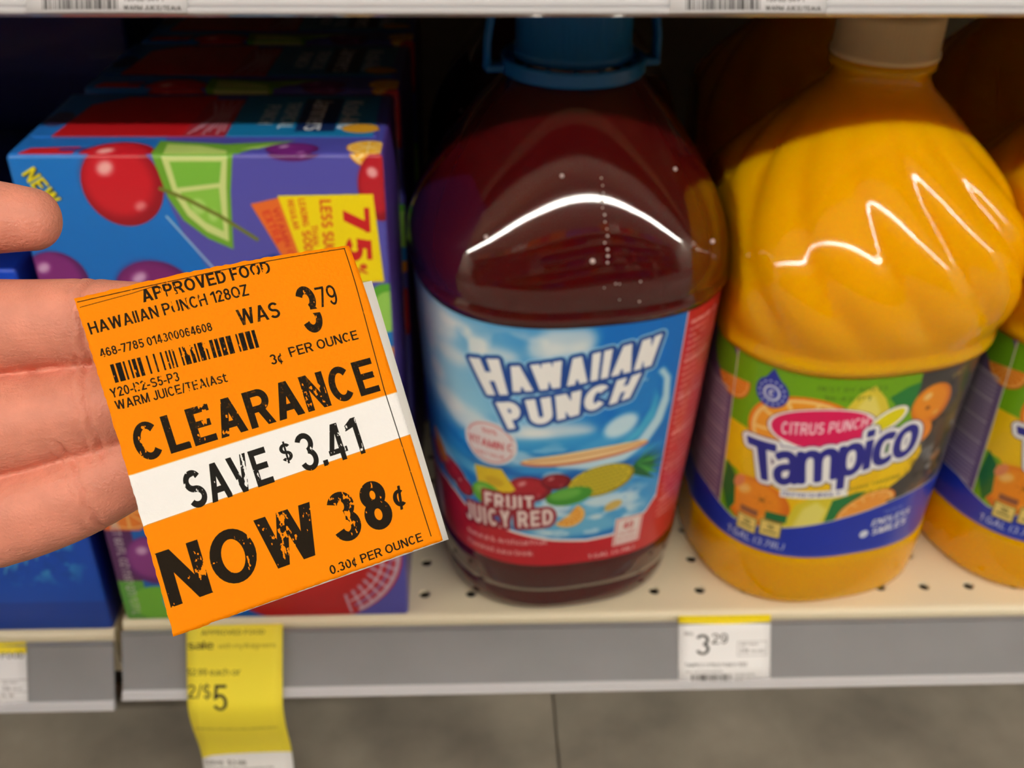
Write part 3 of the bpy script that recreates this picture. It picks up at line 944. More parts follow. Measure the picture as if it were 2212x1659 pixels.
    for g, c in ((3.3, (60, 60, 130)), (2.8, WHITE), (.55, (38, 40, 140))):
        for s, q in (('T', T1), ('ampico', T2)): qtext(A, s, q, ((.05, c, g),))
    A.rect(173, 69.5, 34, 5, WHITE, rot=-.09); A.text('REFRESHINGLY', 174.5, 73.2, 2.5, (50, 50, 120), rot=-.09, width=29)
    A.text('ORANGE TANGERINE', 206, 69, 2.4, (110, 100, 20), rot=-.16, width=30); A.text('LEMON', 209, 73.5, 2.4, (110, 100, 20), rot=-.16, width=20, alpha=.7)
    return A

# --- drink carton: front 151.5 x 256.5, top 151.5 x 82
def art_fruit_front():
    A = Art(151.5, 256.5, 4.4, (16, 108, 200))
    A.grad(lambda x, y: mixc((28, 118, 206), (0, 100, 196), np.clip(y / 120, 0, 1)))
    A.poly([(56, -1), (152, -1), (152, 257), (118, 257), (96, 90), (66, 34)], (84, 82, 176))
    A.line([(60, 26), (78, 52), (100, 96)], .9, (150, 190, 226))
    A.poly([(-1, 60), (40, 60), (70, 140), (60, 257), (-1, 257)], (18, 100, 190))
    # cherry, lime wedge, stalk
    ball(A, 44.5, 13, 16.5, (206, 30, 44), (150, 16, 34), (255, 214, 208), 17.5)
    A.poly([(58, -1), (91, -1), (88, 16), (86, 41), (76, 36), (67, 28), (62, 18)], (110, 170, 50))
    A.poly([(62, 1), (88.5, 1), (86.5, 14), (84.5, 37.5), (76, 33), (69, 26), (64.5, 16)], (206, 222, 140))
    A.poly([(65, 3), (86, 3), (84, 12), (66.5, 14)], (124, 190, 66)); A.poly([(67.5, 16), (83.5, 14), (83, 33), (76, 29), (70.5, 23)], (138, 198, 72))
    A.ell(74, 22, 3, 3.4, (190, 226, 130), .7, soft=.6); A.ell(79.5, 26, 2, 2.6, (190, 226, 130), .7, soft=.5)
    A.line([(59, 14), (70, 19), (82, 26), (97, 37)], 1.7, (112, 122, 44))
    ball(A, 9, 55, 13.5, (126, 40, 122), (84, 22, 92), (226, 190, 226), 13)
    ball(A, 50, 60, 17, (120, 36, 112), (84, 22, 92), (226, 190, 226), 14)
    ball(A, 115, -2, 12, (110, 34, 120), (84, 22, 92), (226, 190, 226), 5)
    citrus_slice(A, 147, -3, 10, 9, (226, 150, 20), (240, 180, 40), (250, 220, 150), 0, 8)
    ball(A, 150, 14, 9.5, (190, 30, 44), (140, 16, 34), (250, 200, 200), 15)
    # blue banner under the tag
    A.poly([(70, 54.5), (103, 43), (112, 49), (120, 90), (66, 90)], (24, 58, 150)); A.poly([(73, 56.5), (102.4, 46), (109, 51), (116, 88), (70, 88)], (226, 232, 240))
    # flags with vertical lettering
    A.poly([(95.5, 21), (109, 18), (120, 52), (107, 46)], (236, 112, 44))
    A.text('VITAMIN C', 104.2, 23.0, 2.6, (214, 50, 40), rot=math.pi / 2 - .22, width=22, bold=.03); A.text('EXTRA', 99.8, 24.5, 3.4, (224, 60, 40), rot=math.pi / 2 - .3, width=15, bold=.05)
    A.poly([(107, 17.5), (146.5, 17), (149, 57), (121, 57.5), (113, 42)], (250, 226, 10))
    A.text('75', 133.5, 23, 11.0, (206, 30, 36), rot=math.pi / 2, width=24, bold=.07); A.text('%', 135.5, 48.5, 6.5, (206, 30, 36), rot=math.pi / 2, bold=.04)
    A.text('LESS SUGAR', 124.2, 19.5, 4.6, (216, 40, 36), rot=math.pi / 2, width=31, bold=.05)
    A.text('THAN', 119.6, 30.5, 2.6, (216, 70, 36), rot=math.pi / 2, width=9, bold=.03); A.text('LEADING', 115.4, 19, 2.6, (216, 60, 36), rot=math.pi / 2 - .08, width=12, bold=.03); A.text('REGULAR', 110.8, 19.5, 2.4, (216, 60, 36), rot=math.pi / 2 - .12, width=13, bold=.03); A.text('SODA', 115.5, 33, 3.6, (216, 50, 36), rot=math.pi / 2 - .05, width=13, bold=.05)
    A.text('NEW', 5.0, 8.5, 7.0, (60, 60, 40), rot=1.05, bold=.09, width=16); A.text('NEW', 4.8, 8.2, 6.6, (236, 220, 30), rot=1.05, bold=.04, width=16)
    # lower art: limes and splash on the right edge
    A.ell(149, 72, 9, 14, (90, 170, 50)); A.ell(150, 73, 7, 11, (150, 206, 90)); A.ell(146, 92, 8, 5, (240, 150, 40)); A.ell(150, 86, 6, 4, (30, 120, 200))
    ball(A, 150, 120, 14, (190, 30, 44), (140, 16, 34), (250, 200, 200))
    # left strip with the net contents
    ball(A, 3, 165, 14, (206, 40, 50), (160, 20, 36), (250, 200, 200), 12); A.rect(-1, 170, 20, 24, (232, 112, 50)); citrus_slice(A, 14, 182, 14, 12, (230, 110, 40), (240, 132, 50), (250, 190, 110), 0, 8)
    A.rect(-1, 194, 15, 36, (88, 40, 96)); ball(A, 22, 214, 14, (140, 60, 140), (96, 30, 110), (226, 190, 226), 16); A.rect(-1, 228, 15, 29, (96, 168, 66)); A.ell(20, 244, 15, 12, (120, 196, 60)); A.ell(27, 243, 5, 7, (90, 170, 210))
    A.text('10 - 6 FL OZ (177mL) POUCHES  NET 60 FL OZ (1.87 QT) 1.77 L', 4.4, 118, 4.4, (206, 204, 206), rot=math.pi / 2, width=134, bold=.02)
    # red bowl shape and glass strokes, lower right
    A.ell(98, 214, 52, 46, (190, 26, 32)); A.ell(92, 206, 40, 34, (206, 36, 36), .8, soft=4)
    for k, (r0, c, wd) in enumerate(((50, (196, 190, 214), 2.4), (46, (150, 110, 160), 2.2), (42, (214, 200, 220), 1.2), (38, (176, 60, 80), 2.0))):
        A.line([(98 + r0 * math.cos(t), 212 + r0 * .94 * math.sin(t)) for t in [-.5 + 1.5 * i / 24 for i in range(25)]], wd, c, .85)
    for k in range(9):
        t = -.15 + k * .14
        A.line([(98 + 36 * math.cos(t), 212 + 34 * math.sin(t)), (98 + 50 * math.cos(t + .12), 212 + 47 * math.sin(t + .12))], 1.5, (206, 190, 214), .8)
    return A

def art_fruit_top():
    A = Art(151.5, 82, 4.4, (30, 110, 196))
    A.poly([(60, -1), (152, -1), (152, 83), (60, 83)], (76, 76, 170))
    A.poly([(8, 74.5), (28, 73), (26, 83), (4, 83)], (196, 30, 40)); A.rect(20, 75, 22, 3, (40, 50, 130), rot=-.02)
    ball(A, 44.5, 85, 16, (206, 30, 44), (150, 16, 34), (255, 214, 208), 17)
    A.poly([(58, 66), (86, 70), (114, 66), (98, 76), (91, 83), (58, 83)], (104, 160, 52)); A.poly([(62, 70), (76, 72), (88, 78), (88, 83), (63, 83)], (180, 206, 110)); A.poly([(92, 76), (108, 69), (100, 76)], (170, 206, 100))
    ball(A, 114, 76, 11, (110, 34, 120), (84, 22, 92), (226, 190, 226), 7)
    citrus_slice(A, 145, 74, 9, 8, (226, 150, 20), (240, 180, 40), (250, 220, 150), 0, 8)
    A.poly([(12, 62), (16, 20), (30, 8), (70, 6), (74, 62)], (190, 22, 30))
    A.poly([(66, 62), (68, 12), (84, 12), (86, 62)], (160, 40, 56))
    for k in range(8):
        A.line([(68 + k * 2, 60 - (k % 3) * 4), (74 + k, 34), (70 + k * 2, 14 + (k % 2) * 6)], .9, (196, 160, 180), .8)
    A.rect(84, 6, 62, 56, (20, 120, 176)); A.rect(112, 10, 17, 46, (16, 40, 90))
    A.text('TROPICAL', 104, 16, 6.4, (210, 226, 236), rot=math.pi / 2, width=36, bold=.05); A.text('PUNCH', 95, 20, 6.4, (210, 226, 236), rot=math.pi / 2, width=27, bold=.05)
    A.text('Jammers', 116, 12, 8.5, (226, 230, 236), rot=math.pi / 2, width=42, bold=.06); A.text('Kool-Aid', 130, 14, 8.5, (214, 220, 230), rot=math.pi / 2, width=38, bold=.06)
    A.ell(140, 52, 8, 6, (220, 160, 40)); A.ell(8, 40, 6, 10, (60, 60, 110))
    return A

def art_splash():
    A = Art(165, 213, 3.4, (8, 72, 190))
    A.grad(lambda x, y: mixc((4, 66, 196), (20, 84, 196), np.clip((y - 60) / 150, 0, 1)))
    A.noisemix((70, 170, 226), 8, .58, .66, .8, 21, (90, 128, 162, 182)); A.noisemix((6, 74, 180), 5, .5, .6, .7, 22, (90, 128, 162, 182))
    for k in range(7):
        A.line([(118 + k * 6, 172 - k * 3), (124 + k * 5, 158 - k * 2), (132 + k * 4, 150 - k * 2)], 1.1, (120, 200, 236), .6)
    A.rect(118, 157, 17, 4.6, (214, 226, 232), rot=-.05); A.rect(118, 161.6, 17, 1.2, (40, 70, 120), rot=-.05)
    A.rect(0, 192, 166, 22, (24, 66, 168), .8)
    A.ell(60, 70, 48, 30, (90, 180, 230), .8, soft=4); A.ell(60, 70, 36, 20, (220, 236, 244), .9, soft=2)
    return A

# --- shelf tickets
INK = (44, 42, 42)
def art_329():
    A = Art(50.2, 37, 14, (246, 246, 248))
    A.rect(0, 0, 50.2, 4.7, (250, 226, 6))
    A.text('REG', 3.2, 10.6, 1.7, INK, width=4.6); A.text('3', 9.4, 21.4, 11.2, INK, width=7.4, bold=.012); A.text('29', 18.0, 15.4, 5.6, INK, width=8.6, bold=.01)
    for x0, y0, w_, h_ in ((32, 14.4, 16, .22), (32, 22.2, 16, .22), (32, 14.4, .22, 8), (48, 14.4, .22, 8)): A.rect(x0, y0, w_, h_, (120, 120, 124))
    A.text('UNIT PRICE', 33.4, 16.6, 1.2, INK, width=10); A.text('2.6¢', 33.4, 20.6, 2.6, INK, width=5); A.text('PER OUNCE', 39.5, 20.6, 1.4, INK, width=7.6)
    A.text('TAMPICO CITRUS PUNCH 128Z', 3.4, 28.0, 2.0, (70, 68, 68), width=34, bold=.02)
    A.text('464-3321 07432100012', 4, 31.2, 1.2, INK, width=20, alpha=.7); A.barcode(7, 32.2, 22, 4.8, 32, 5)
    A.text('Y20-B2-S5-P4', 30.5, 33.4, 1.3, INK, width=11, alpha=.8); A.text('WARM JUICE/TEA(A', 30.5, 36, 1.4, INK, width=16, alpha=.8)
    return A
def art_food():
    A = Art(49.8, 35, 12, (240, 240, 244))
    A.rect(0, 0, 49.8, 6.2, (248, 224, 20)); A.text('APPROVED FOOD', 48.6, 8.6, 3.2, (52, 48, 30), width=36, bold=.03, align='r')
    A.rect(36, 20, 14, .2, INK); A.rect(36, 26.5, 14, .2, INK)
    A.text('UNIT PRICE', 37, 22.2, 1.1, INK, width=8, alpha=.7); A.text('5.0¢', 37.0, 25.4, 2.0, INK, width=4); A.text('PER OZ', 42, 25.4, 1.3, INK, width=5, alpha=.8)
    A.text('3', 8, 20, 10, INK); A.text('99', 15, 15, 5, INK); A.text('FL 10', 36.5, 29.2, 1.5, INK, width=6); A.text('Y20-B1', 38, 33.6, 1.3, INK, width=8, alpha=.6); A.barcode(6, 29, 22, 6, 30, 9)
    return A
def art_upper():
    A = Art(55, 32, 12, (232, 232, 236))
    A.rect(0, 0, 55, 5, (250, 226, 6)); A.text('3', 9.4, 18.4, 10, INK, width=7.4); A.text('99', 18.0, 13.4, 5, INK, width=8.6)
    A.barcode(5.6, 24.0, 26, 7.0, 36, 3, (40, 38, 38)); A.text('Y20-B2-S4-P1', 33.4, 28.2, 1.7, INK, width=13.5, bold=.02); A.text('WARM JUICE/TEA(A', 33.4, 31.2, 1.5, INK, width=19.5, bold=.02)
    A.text('464-3398 01480000', 6, 23, 1.3, INK, width=22)
    return A
def art_strip():
    A = Art(50, 129.5, 12, (246, 228, 62))
    A.text('APPROVED FOOD', 7.6, 5.0, 2.5, (96, 84, 20), width=33, bold=.02)
    A.text('sale', .8, 12.2, 4.0, (60, 54, 14), width=13, bold=.05); A.text('with myWalgreens', 16.5, 12.0, 2.6, (150, 134, 30), width=30)
    A.text('$2.99 each or', .2, 26.0, 3.4, (70, 64, 20), width=28, bold=.01)
    A.text('2/$', .3, 38.2, 7.2, (44, 42, 28), width=12, bold=.01); A.text('5', 13.2, 45.2, 14.2, (40, 40, 30), width=7.8, bold=.015)
    A.text('otherwise 3.99 each or pay member price', 1.2, 60.6, 1.5, (120, 108, 30), width=44)
    A.rect(1.0, 60.9, 45, .25, (150, 134, 30), .6)
    A.poly([(0, 91), (6, 88), (16, 86), (28, 85.2), (40, 85.6), (50, 87), (50, 130), (0, 130)], (244, 244, 244))
    A.text('save  $3.98', 1.2, 95.4, 3.6, (60, 58, 56), width=23, bold=.02); A.text('Points and savings with membership', 1.2, 98.6, 1.5, (80, 78, 76), width=38)
    A.text('Regular 3.99', 1.2, 104, 2, INK); A.barcode(4, 110, 30, 8, 34, 8)
    return A

# --- the clearance tag, 56 x 62 mm
def art_tag():
    A = Art(56, 62, 22, (255, 142, 0))
    A.poly([(-1, 32.75), (57, 31.1), (57, 39.9), (-1, 41.9)], (246, 245, 244))
    A.line([(-1, 32.7), (57, 31.05)], .16, (236, 196, 140)); A.line([(-1, 41.95), (57, 39.95)], .16, (226, 150, 60))
    K = (20, 18, 15)
    # printing worn away in patches
    n = noise2(A.H, int(A.W * 1.9) + 2, 22, 11, 4)[:, :int(A.W * 1.9)]
    n = n[:, (np.arange(A.W) * 1.9).astype(int)]
    yy, xx = np.mgrid[0:A.H, 0:A.W]; X = (xx + .5) / 22; Y = (yy + .5) / 22
    thr = np.full(n.shape, .80)
    for cx, cy, rx, ry, amt in ((16.5, 27, 3.2, 3.6, .27), (4.5, 27.5, 1.6, 3, .2), (38, 26.5, 2.2, 3, .2), (25, 50.5, 2.4, 6.5, .26), (38.5, 50, 2.6, 4.5, .29), (31.5, 50, 1.6, 5, .16), (42, 37.5, 1.4, 3.5, .24), (21, 38, 1.6, 4.5, .22), (11, 37, 1.5, 3, .17), (18, 13.0, 4.5, 3.2, .27), (17.5, 6.0, 3.0, 1.6, .28),
                                (15.5, 2.6, 2, 1.3, .26), (35.5, 2.2, 2.2, 1.3, .28), (42.4, 11.8, 2, 1.2, .26), (35.2, 19, 1.5, 1.4, .34), (8, 52, 1.6, 4, .2), (18, 52, 1.4, 4.6, .22), (17.5, 20, 3, 1.2, .24), (6, 18, 1.3, 1, .25), (45, 45, 2, 3, .12)):
        thr = thr - amt * np.exp(-((X - cx) / rx) ** 2 - ((Y - cy) / ry) ** 2)
    A.wear = np.clip((thr - n) / .015, 0, 1).astype(np.float32)
    def T(s, x0, x1, y, h, bold=.03, y1=None, a=.95):
        rot = math.atan2((y1 - y) if y1 is not None else 0, x1 - x0)
        if h < 3.2: bold += .014
        A.text(s, x0, y, h, K, rot=rot, width=x1 - x0, bold=bold, alpha=a)
    T('APPROVED FOOD', 11.6, 37.4, 3.55, 2.3, .035, 3.0)
    T('HAWAIIAN PUNCH 128OZ', .9, 31.6, 6.9, 2.15, .02, 6.4)
    T('WAS', 28.0, 36.6, 11.6, 3.0, .02)
    T('3', 40.6, 44.9, 15.9, 9.2, .05); T('79', 45.1, 49.4, 11.4, 4.0, .01)
    A.line([(40, 11.6), (45.6, 11.9)], .75, (255, 142, 0))
    T('468-7785 014300064608', 1.4, 22.6, 11.3, 1.55, .02)
    A.barcode(2.5, 12.9, 29, 3.35, 26, 12, K)
    T('Y20-B2-S5-P3', 1.1, 13.9, 18.7, 1.7, .02)
    T('WARM JUICE/TEA(Ast', 1.3, 22.6, 21.0, 1.7, .02)
    T('3¢', 31.9, 34.6, 20.0, 1.9, .02); T('PER OUNCE', 36.1, 51.3, 19.4, 1.85, .02, 19.0)
    T('CLEARANCE', 2.6, 52.6, 31.1, 6.9, .06, 30.0)
    T('SAVE', 9.2, 26.0, 41.7, 6.9, .05, 41.2); T('$', 28.6, 30.9, 38.2, 3.4, .04); T('3.41', 32.0, 45.6, 41.2, 7.3, .03, 40.9)
    T('NOW', .9, 31.6, 57.0, 9.9, .06, 56.6); T('38', 34.6, 47.4, 56.2, 9.6, .065, 56.0); T('¢', 48.3, 51.2, 53.0, 4.4, .035)
    T('0.30¢ PER OUNCE', 31.6, 51.9, 61.1, 1.7, .02, 60.8)
    A.line([(.3, .75), (20, .95), (54.9, .55)], .16, K, .85); A.line([(.5, 1.75), (10, 1.5), (15, 1.1)], .13, K, .7)
    A.line([(54.7, .6), (54.1, 12), (53.4, 30), (53.6, 45), (53.8, 60.5)], .2, K, .9)
    A.wear = None
    A.noisemix((240, 130, 0), .5, .62, .75, .25, 31, (0, 0, 56, 31))
    return A

T_ = {}
def img_mat(key, art, rough=.4, coat=0.0, interp='Cubic', bump=None, sss=0.0):
    M[key] = mat(key, (200, 200, 200), rough, coat=coat, img=art.image(key), interp=interp, bump=bump, sss=sss)
img_mat('punch_label', art_punch(), .32, .25)
img_mat('citrus_label', art_citrus(), .30, .3)
img_mat('fruit_front', art_fruit_front(), .36, .2)
img_mat('fruit_top', art_fruit_top(), .36, .2)
img_mat('splash_front', art_splash(), .36, .2)
img_mat('ticket_329', art_329(), .5)
img_mat('ticket_food', art_food(), .5)
img_mat('ticket_upper', art_upper(), .5)
img_mat('sale_strip', art_strip(), .55)
img_mat('tag_print', art_tag(), .7, bump=(1400, .2, 3))
M['tag_print'].node_tree.nodes['Principled BSDF'].inputs['Specular IOR Level'].default_value = .12
M['fruit_side'] = mat('carton_side', (86, 60, 150), .36, coat=.2)
M['violet_card'] = mat('carton_back', (84, 82, 176), .4)
M['navy_card'] = mat('navy_card', (8, 34, 120), .38, coat=.15)
M['tag_back'] = mat('tag_backing', (240, 239, 236), .6)
M['skin'] = mat('skin', (225, 146, 124), .42, sss=.14, sss_r=(.006, .0022, .0012), noise=(160, .10, 5), bump=(1500, .35, 4))
M['nail'] = mat('fingernail', (226, 176, 160), .3, coat=.3)
# ------------------------------------------------------------------ juice jugs
M['punch'] = mat('red_punch', (70, 6, 9), 0.05, coat=.9, spec=.5, ior=1.5, sss=.85, sss_r=(.030, .004, .004))
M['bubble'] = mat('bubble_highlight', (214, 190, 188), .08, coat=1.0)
M['juice'] = mat('orange_juice', (240, 172, 0), 0.09, coat=.12, spec=.42, sss=.8, sss_r=(.022, .017, .002), ior=1.5)
M['blue_plastic'] = mat('blue_plastic', (14, 108, 184), 0.38)
M['white_plastic'] = mat('white_plastic', (238, 216, 176), 0.42, sss=.1)
M['neck_clear'] = mat('neck_plastic', (200, 130, 40), 0.2)

PUNCH_PROFILE = [(0, .0570, 2.4), (.0008, .0622, 2.45), (.003, .0642, 2.5), (.012, .0646, 2.5), (.0135, .0634, 2.5), (.0155, .0634, 2.5), (.017, .0656, 2.6),
                 (.025, .0664, 2.6), (.0335, .0668, 2.6), (.0350, .0658, 2.6), (.100, .0700, 2.6), (.1815, .0743, 2.6), (.1835, .0760, 2.6), (.1865, .0766, 2.6),
                 (.1885, .0750, 2.6), (.1905, .0750, 2.6), (.1925, .0764, 2.5), (.200, .0757, 2.45), (.212, .0728, 2.3), (.226, .0665, 2.15), (.241, .0570, 2.05),
                 (.256, .0450, 2), (.267, .0350, 2), (.273, .0290, 2), (.277, .0262, 2), (.2785, .0255, 2), (.303, .0235, 2)]
def crisp(prof, step):
    return smooth_profile(prof, step)

def tube_path(name, pts, r, material, parent, segs=10, flat=1.0):
    """round bar along a polyline"""
    v, f = [], []
    P = [Vector(p) for p in pts]
    for i, p in enumerate(P):
        d = (P[min(i + 1, len(P) - 1)] - P[max(0, i - 1)]).normalized()
        a = d.cross(Vector((0, 1, 0))); a = a.normalized() if a.length > .1 else Vector((1, 0, 0))
        b = d.cross(a).normalized()
        for k in range(segs):
            t = 2 * math.pi * k / segs
            v.append(p + a * math.cos(t) * r + b * math.sin(t) * r * flat)
    for i in range(len(P) - 1):
        for k in range(segs):
            x, y = i * segs + k, i * segs + (k + 1) % segs
            f.append((x, y, y + segs, x + segs))
    f.append(tuple(range(segs - 1, -1, -1))); f.append(tuple((len(P) - 1) * segs + k for k in range(segs)))
    return mesh_obj(name, v, f, material, parent)

def make_punch(loc, rz, label):
    root = empty('punch_jug', loc, rz)
    tag(root, label, 'bottle')
    loft('body', crisp(PUNCH_PROFILE, .004), M['punch'], root, 128)
    band('label', [(z, *interp(PUNCH_PROFILE, z)) for z in [.0355 + (.1810 - .0355) * k / 14 for k in range(15)]], M['punch_label'], root, .0004)
    # screw cap with ribs
    def ribs(th, z): return .00035 * (1 if math.cos(60 * th) > 0 else -1) if 0.2875 < z < 0.3070 else 0
    loft('cap', [(.2790, .0262, 2), (.2797, .0268, 2), (.2835, .0268, 2), (.2840, .0258, 2), (0.3035, .0255, 2), (0.3080, .0250, 2), (0.3097, .0235, 2)], M['blue_plastic'], root, 240, ribs)
    # small bubbles in the wall of the jug; pale colour stands in for their glints
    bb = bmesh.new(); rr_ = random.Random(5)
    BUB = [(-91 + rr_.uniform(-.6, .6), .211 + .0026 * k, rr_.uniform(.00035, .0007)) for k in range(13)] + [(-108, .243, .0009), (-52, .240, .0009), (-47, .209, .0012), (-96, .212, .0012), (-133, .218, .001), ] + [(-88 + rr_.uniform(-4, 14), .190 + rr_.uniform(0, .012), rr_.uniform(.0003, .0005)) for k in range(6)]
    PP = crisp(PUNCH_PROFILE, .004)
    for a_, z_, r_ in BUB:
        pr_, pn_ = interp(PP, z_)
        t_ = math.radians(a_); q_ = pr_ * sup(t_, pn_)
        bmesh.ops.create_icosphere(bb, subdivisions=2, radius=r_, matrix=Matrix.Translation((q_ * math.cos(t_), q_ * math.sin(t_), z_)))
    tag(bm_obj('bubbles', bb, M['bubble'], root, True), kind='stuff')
    # carrying ring round the neck with its strap
    v = []
    ring = [(0.2725, .0262), (0.2725, .0318), (0.2735, .0326), (0.2785, .0326), (0.2795, .0318), (0.2790, .0300), (0.2760, .0292), (0.2760, .0262)]
    v, f = [], []
    S = 96
    for z, r in ring:
        for k in range(S):
            t = 2 * math.pi * k / S
            v.append((r * math.cos(t), r * math.sin(t), z))
    n = len(ring)
    for i in range(n):
        for k in range(S):
            a, b = i * S + k, i * S + (k + 1) % S
            c, d = ((i + 1) % n) * S + (k + 1) % S, ((i + 1) % n) * S + k
            f.append((a, b, c, d))
    hd = mesh_obj('handle', v, f, M['blue_plastic'], root, False)
    for k in range(14):
        t = 2 * math.pi * k / 14
        b = box_bm(.0262, .0300, -.0008, .0008, 0.2760, 0.2787)
        bmesh.ops.rotate(b, verts=b.verts, cent=(0, 0, 0), matrix=Matrix.Rotation(t, 3, 'Z'))
        bm_obj('tooth', b, M['blue_plastic'], hd)
    for s in (-1, 1):
        b = box_bm(.0305, .0405, -.0045, .0045, 0.2735, 0.2770, .0012)
        for vv in b.verts: vv.co.x *= s
        bm_obj('strap_foot', b, M['blue_plastic'], hd)
        prof = [(s * .0392, 0, 0.2747), (s * .0390, 0, 0.2865), (s * .0370, 0, 0.2995), (s * .0330, 0, 0.3095), (s * .020, 0, 0.3140), (0, 0, 0.3153)]
        tube_path('strap', prof, .0017, M['blue_plastic'], hd, 8, 2.6)
    return root

CITRUS_PROFILE = [(0, .0575, 2.5), (.0008, .0625, 2.55), (.003, .0645, 2.6), (.012, .0656, 2.6), (.022, .0662, 2.6), (.0340, .0662, 2.6), (.0355, .0650, 2.6),
                  (.1500, .0692, 2.6), (.1515, .0712, 2.6), (.1535, .0728, 2.6), (.1565, .0730, 2.6), (.1590, .0718, 2.6), (.1615, .0724, 2.6), (.166, .0744, 2.65), (.176, .0768, 2.75),
                  (.187, .0772, 2.85), (.200, .0752, 2.9), (.214, .0695, 2.8), (.230, .0590, 2.6), (.246, .0455, 2.3), (.259, .0325, 2.1), (.266, .0250, 2), (.270, .0224, 2),
                  (.274, .0215, 2), (.2755, .0238, 2), (.2775, .0238, 2), (.2790, .0215, 2), (.296, .0205, 2)]
def pressed(th, z):
    """the thin wall is pushed flat where the jug leans on its neighbour"""
    r, n = interp(CITRUS_PROFILE, z)
    q = r * sup(th, n); c = math.cos(th - math.radians(168))
    return min(0.0, .0638 / c - q) if c > .2 else 0.0

def body_shape(th, z): return min(flutes(th, z), pressed(th, z))

def flutes(th, z):
    w_ = max(0.0, min(1.0, (z - .158) / .020)) * max(0.0, min(1.0, (.262 - z) / .035))
    if w_ <= 0: return 0
    a = (14 * (th + 10.0 * (z - .2))) / (2 * math.pi)
    a = a - math.floor(a)
    tri = abs(a - .5) * 2
    return -.0038 * w_ * (tri ** 2.0)

def make_citrus(loc, rz, label):
    root = empty('citrus_jug', loc, rz)
    tag(root, label, 'bottle')
    loft('body', crisp(CITRUS_PROFILE, .0035), M['juice'], root, 220, body_shape)
    band('label', [(z, *interp(CITRUS_PROFILE, z)) for z in [.0360 + (.1495 - .0360) * k / 12 for k in range(13)]], M['citrus_label'], root, .0004, disp=pressed)
    def ribs(th, z): return .0003 * math.cos(70 * th) if .283 < z < .2985 else 0
    loft('cap', [(.2795, .0238, 2), (.2800, .0243, 2), (.2822, .0243, 2), (.2828, .0236, 2), (.2970, .0232, 2), (.2995, .0224, 2), (.3002, .0205, 2)], M['white_plastic'], root, 220, ribs)
    return root

H0 = make_punch((.0345, .0905, 0), R(10), 'dark red punch jug with blue cap standing at the front of the shelf')
T0 = make_citrus((.1765, .0925, 0), R(12), 'yellow citrus punch jug with whole white cap in view, right of the red jug')
T1 = copy_tree(T0, (.3175, .0985, 0), R(12), 'yellow citrus punch jug cut off by the right edge of the picture')
H1 = copy_tree(H0, (.040, .249, 0), R(-8), 'red punch jug in the dark behind the front red jug')
T2 = copy_tree(T0, (.192, .247, 0), R(4), 'orange jug in shadow directly behind the front citrus jug')
T3 = copy_tree(T0, (.334, .252, 0), R(14), 'orange jug in shadow in the back row at the right edge')
# ------------------------------------------------------------------ printed designs
def quad_warp(TL, TR, BR, BL):
    TL, TR, BR, BL = [np.array(p, float) for p in (TL, TR, BR, BL)]
    def f(p):          # p: x 0..1 along the line, y 0..1 upwards from the baseline
        x = p[:, :1]; y = p[:, 1:2]
        return (BL * (1 - x) + BR * x) * (1 - y) + (TL * (1 - x) + TR * x) * y
    return f

def qtext(A, s, q, layers):
    """text filling the quad q = TL, TR, BR, BL (mm); layers = (boldness, colour, grow mm) from back to front"""
    wf = quad_warp(*q)
    for bold, col, grow in layers:
        co, tr, w0 = text_tris(s, 'sans', bold)
        A.tris(wf(np.c_[co[:, 0] / w0, co[:, 1]]), tr, col, grow=grow)

def citrus_slice(A, cx, cy, rx, ry, rind, flesh, pith, rot=0.0, seg=9, a0=0.0, a1=2 * math.pi):
    A.ell(cx, cy, rx, ry, rind, rot=rot, a0=a0, a1=a1)
    A.ell(cx, cy, rx * .92, ry * .92, pith, rot=rot, a0=a0, a1=a1)
    c, s = math.cos(rot), math.sin(rot)
    da = (a1 - a0) / seg
    for k in range(seg):
        t0, t1 = a0 + da * (k + .08), a0 + da * (k + .92)
        pts = [(.08 * math.cos((t0 + t1) / 2), .08 * math.sin((t0 + t1) / 2))] + [(.84 * math.cos(t0 + (t1 - t0) * i / 5), .84 * math.sin(t0 + (t1 - t0) * i / 5)) for i in range(6)]
        A.poly([(cx + x * rx * c - y * ry * s, cy + x * rx * s + y * ry * c) for x, y in pts], flesh)

def ball(A, cx, cy, r, col, dark, light, ry=None):
    """printed picture of a round fruit (a drawing on the pack, with its drawn gloss)"""
    ry = ry or r
    A.ell(cx, cy, r, ry, dark)
    A.ell(cx - r * .08, cy - ry * .1, r * .86, ry * .86, col, soft=r * .10)
    A.ell(cx - r * .35, cy - ry * .42, r * .22, ry * .16, light, .8, rot=-.6, soft=r * .06)
    A.ell(cx + r * .35, cy + ry * .5, r * .16, ry * .10, light, .5, rot=-.5, soft=r * .05)

WHITE = (244, 244, 242)

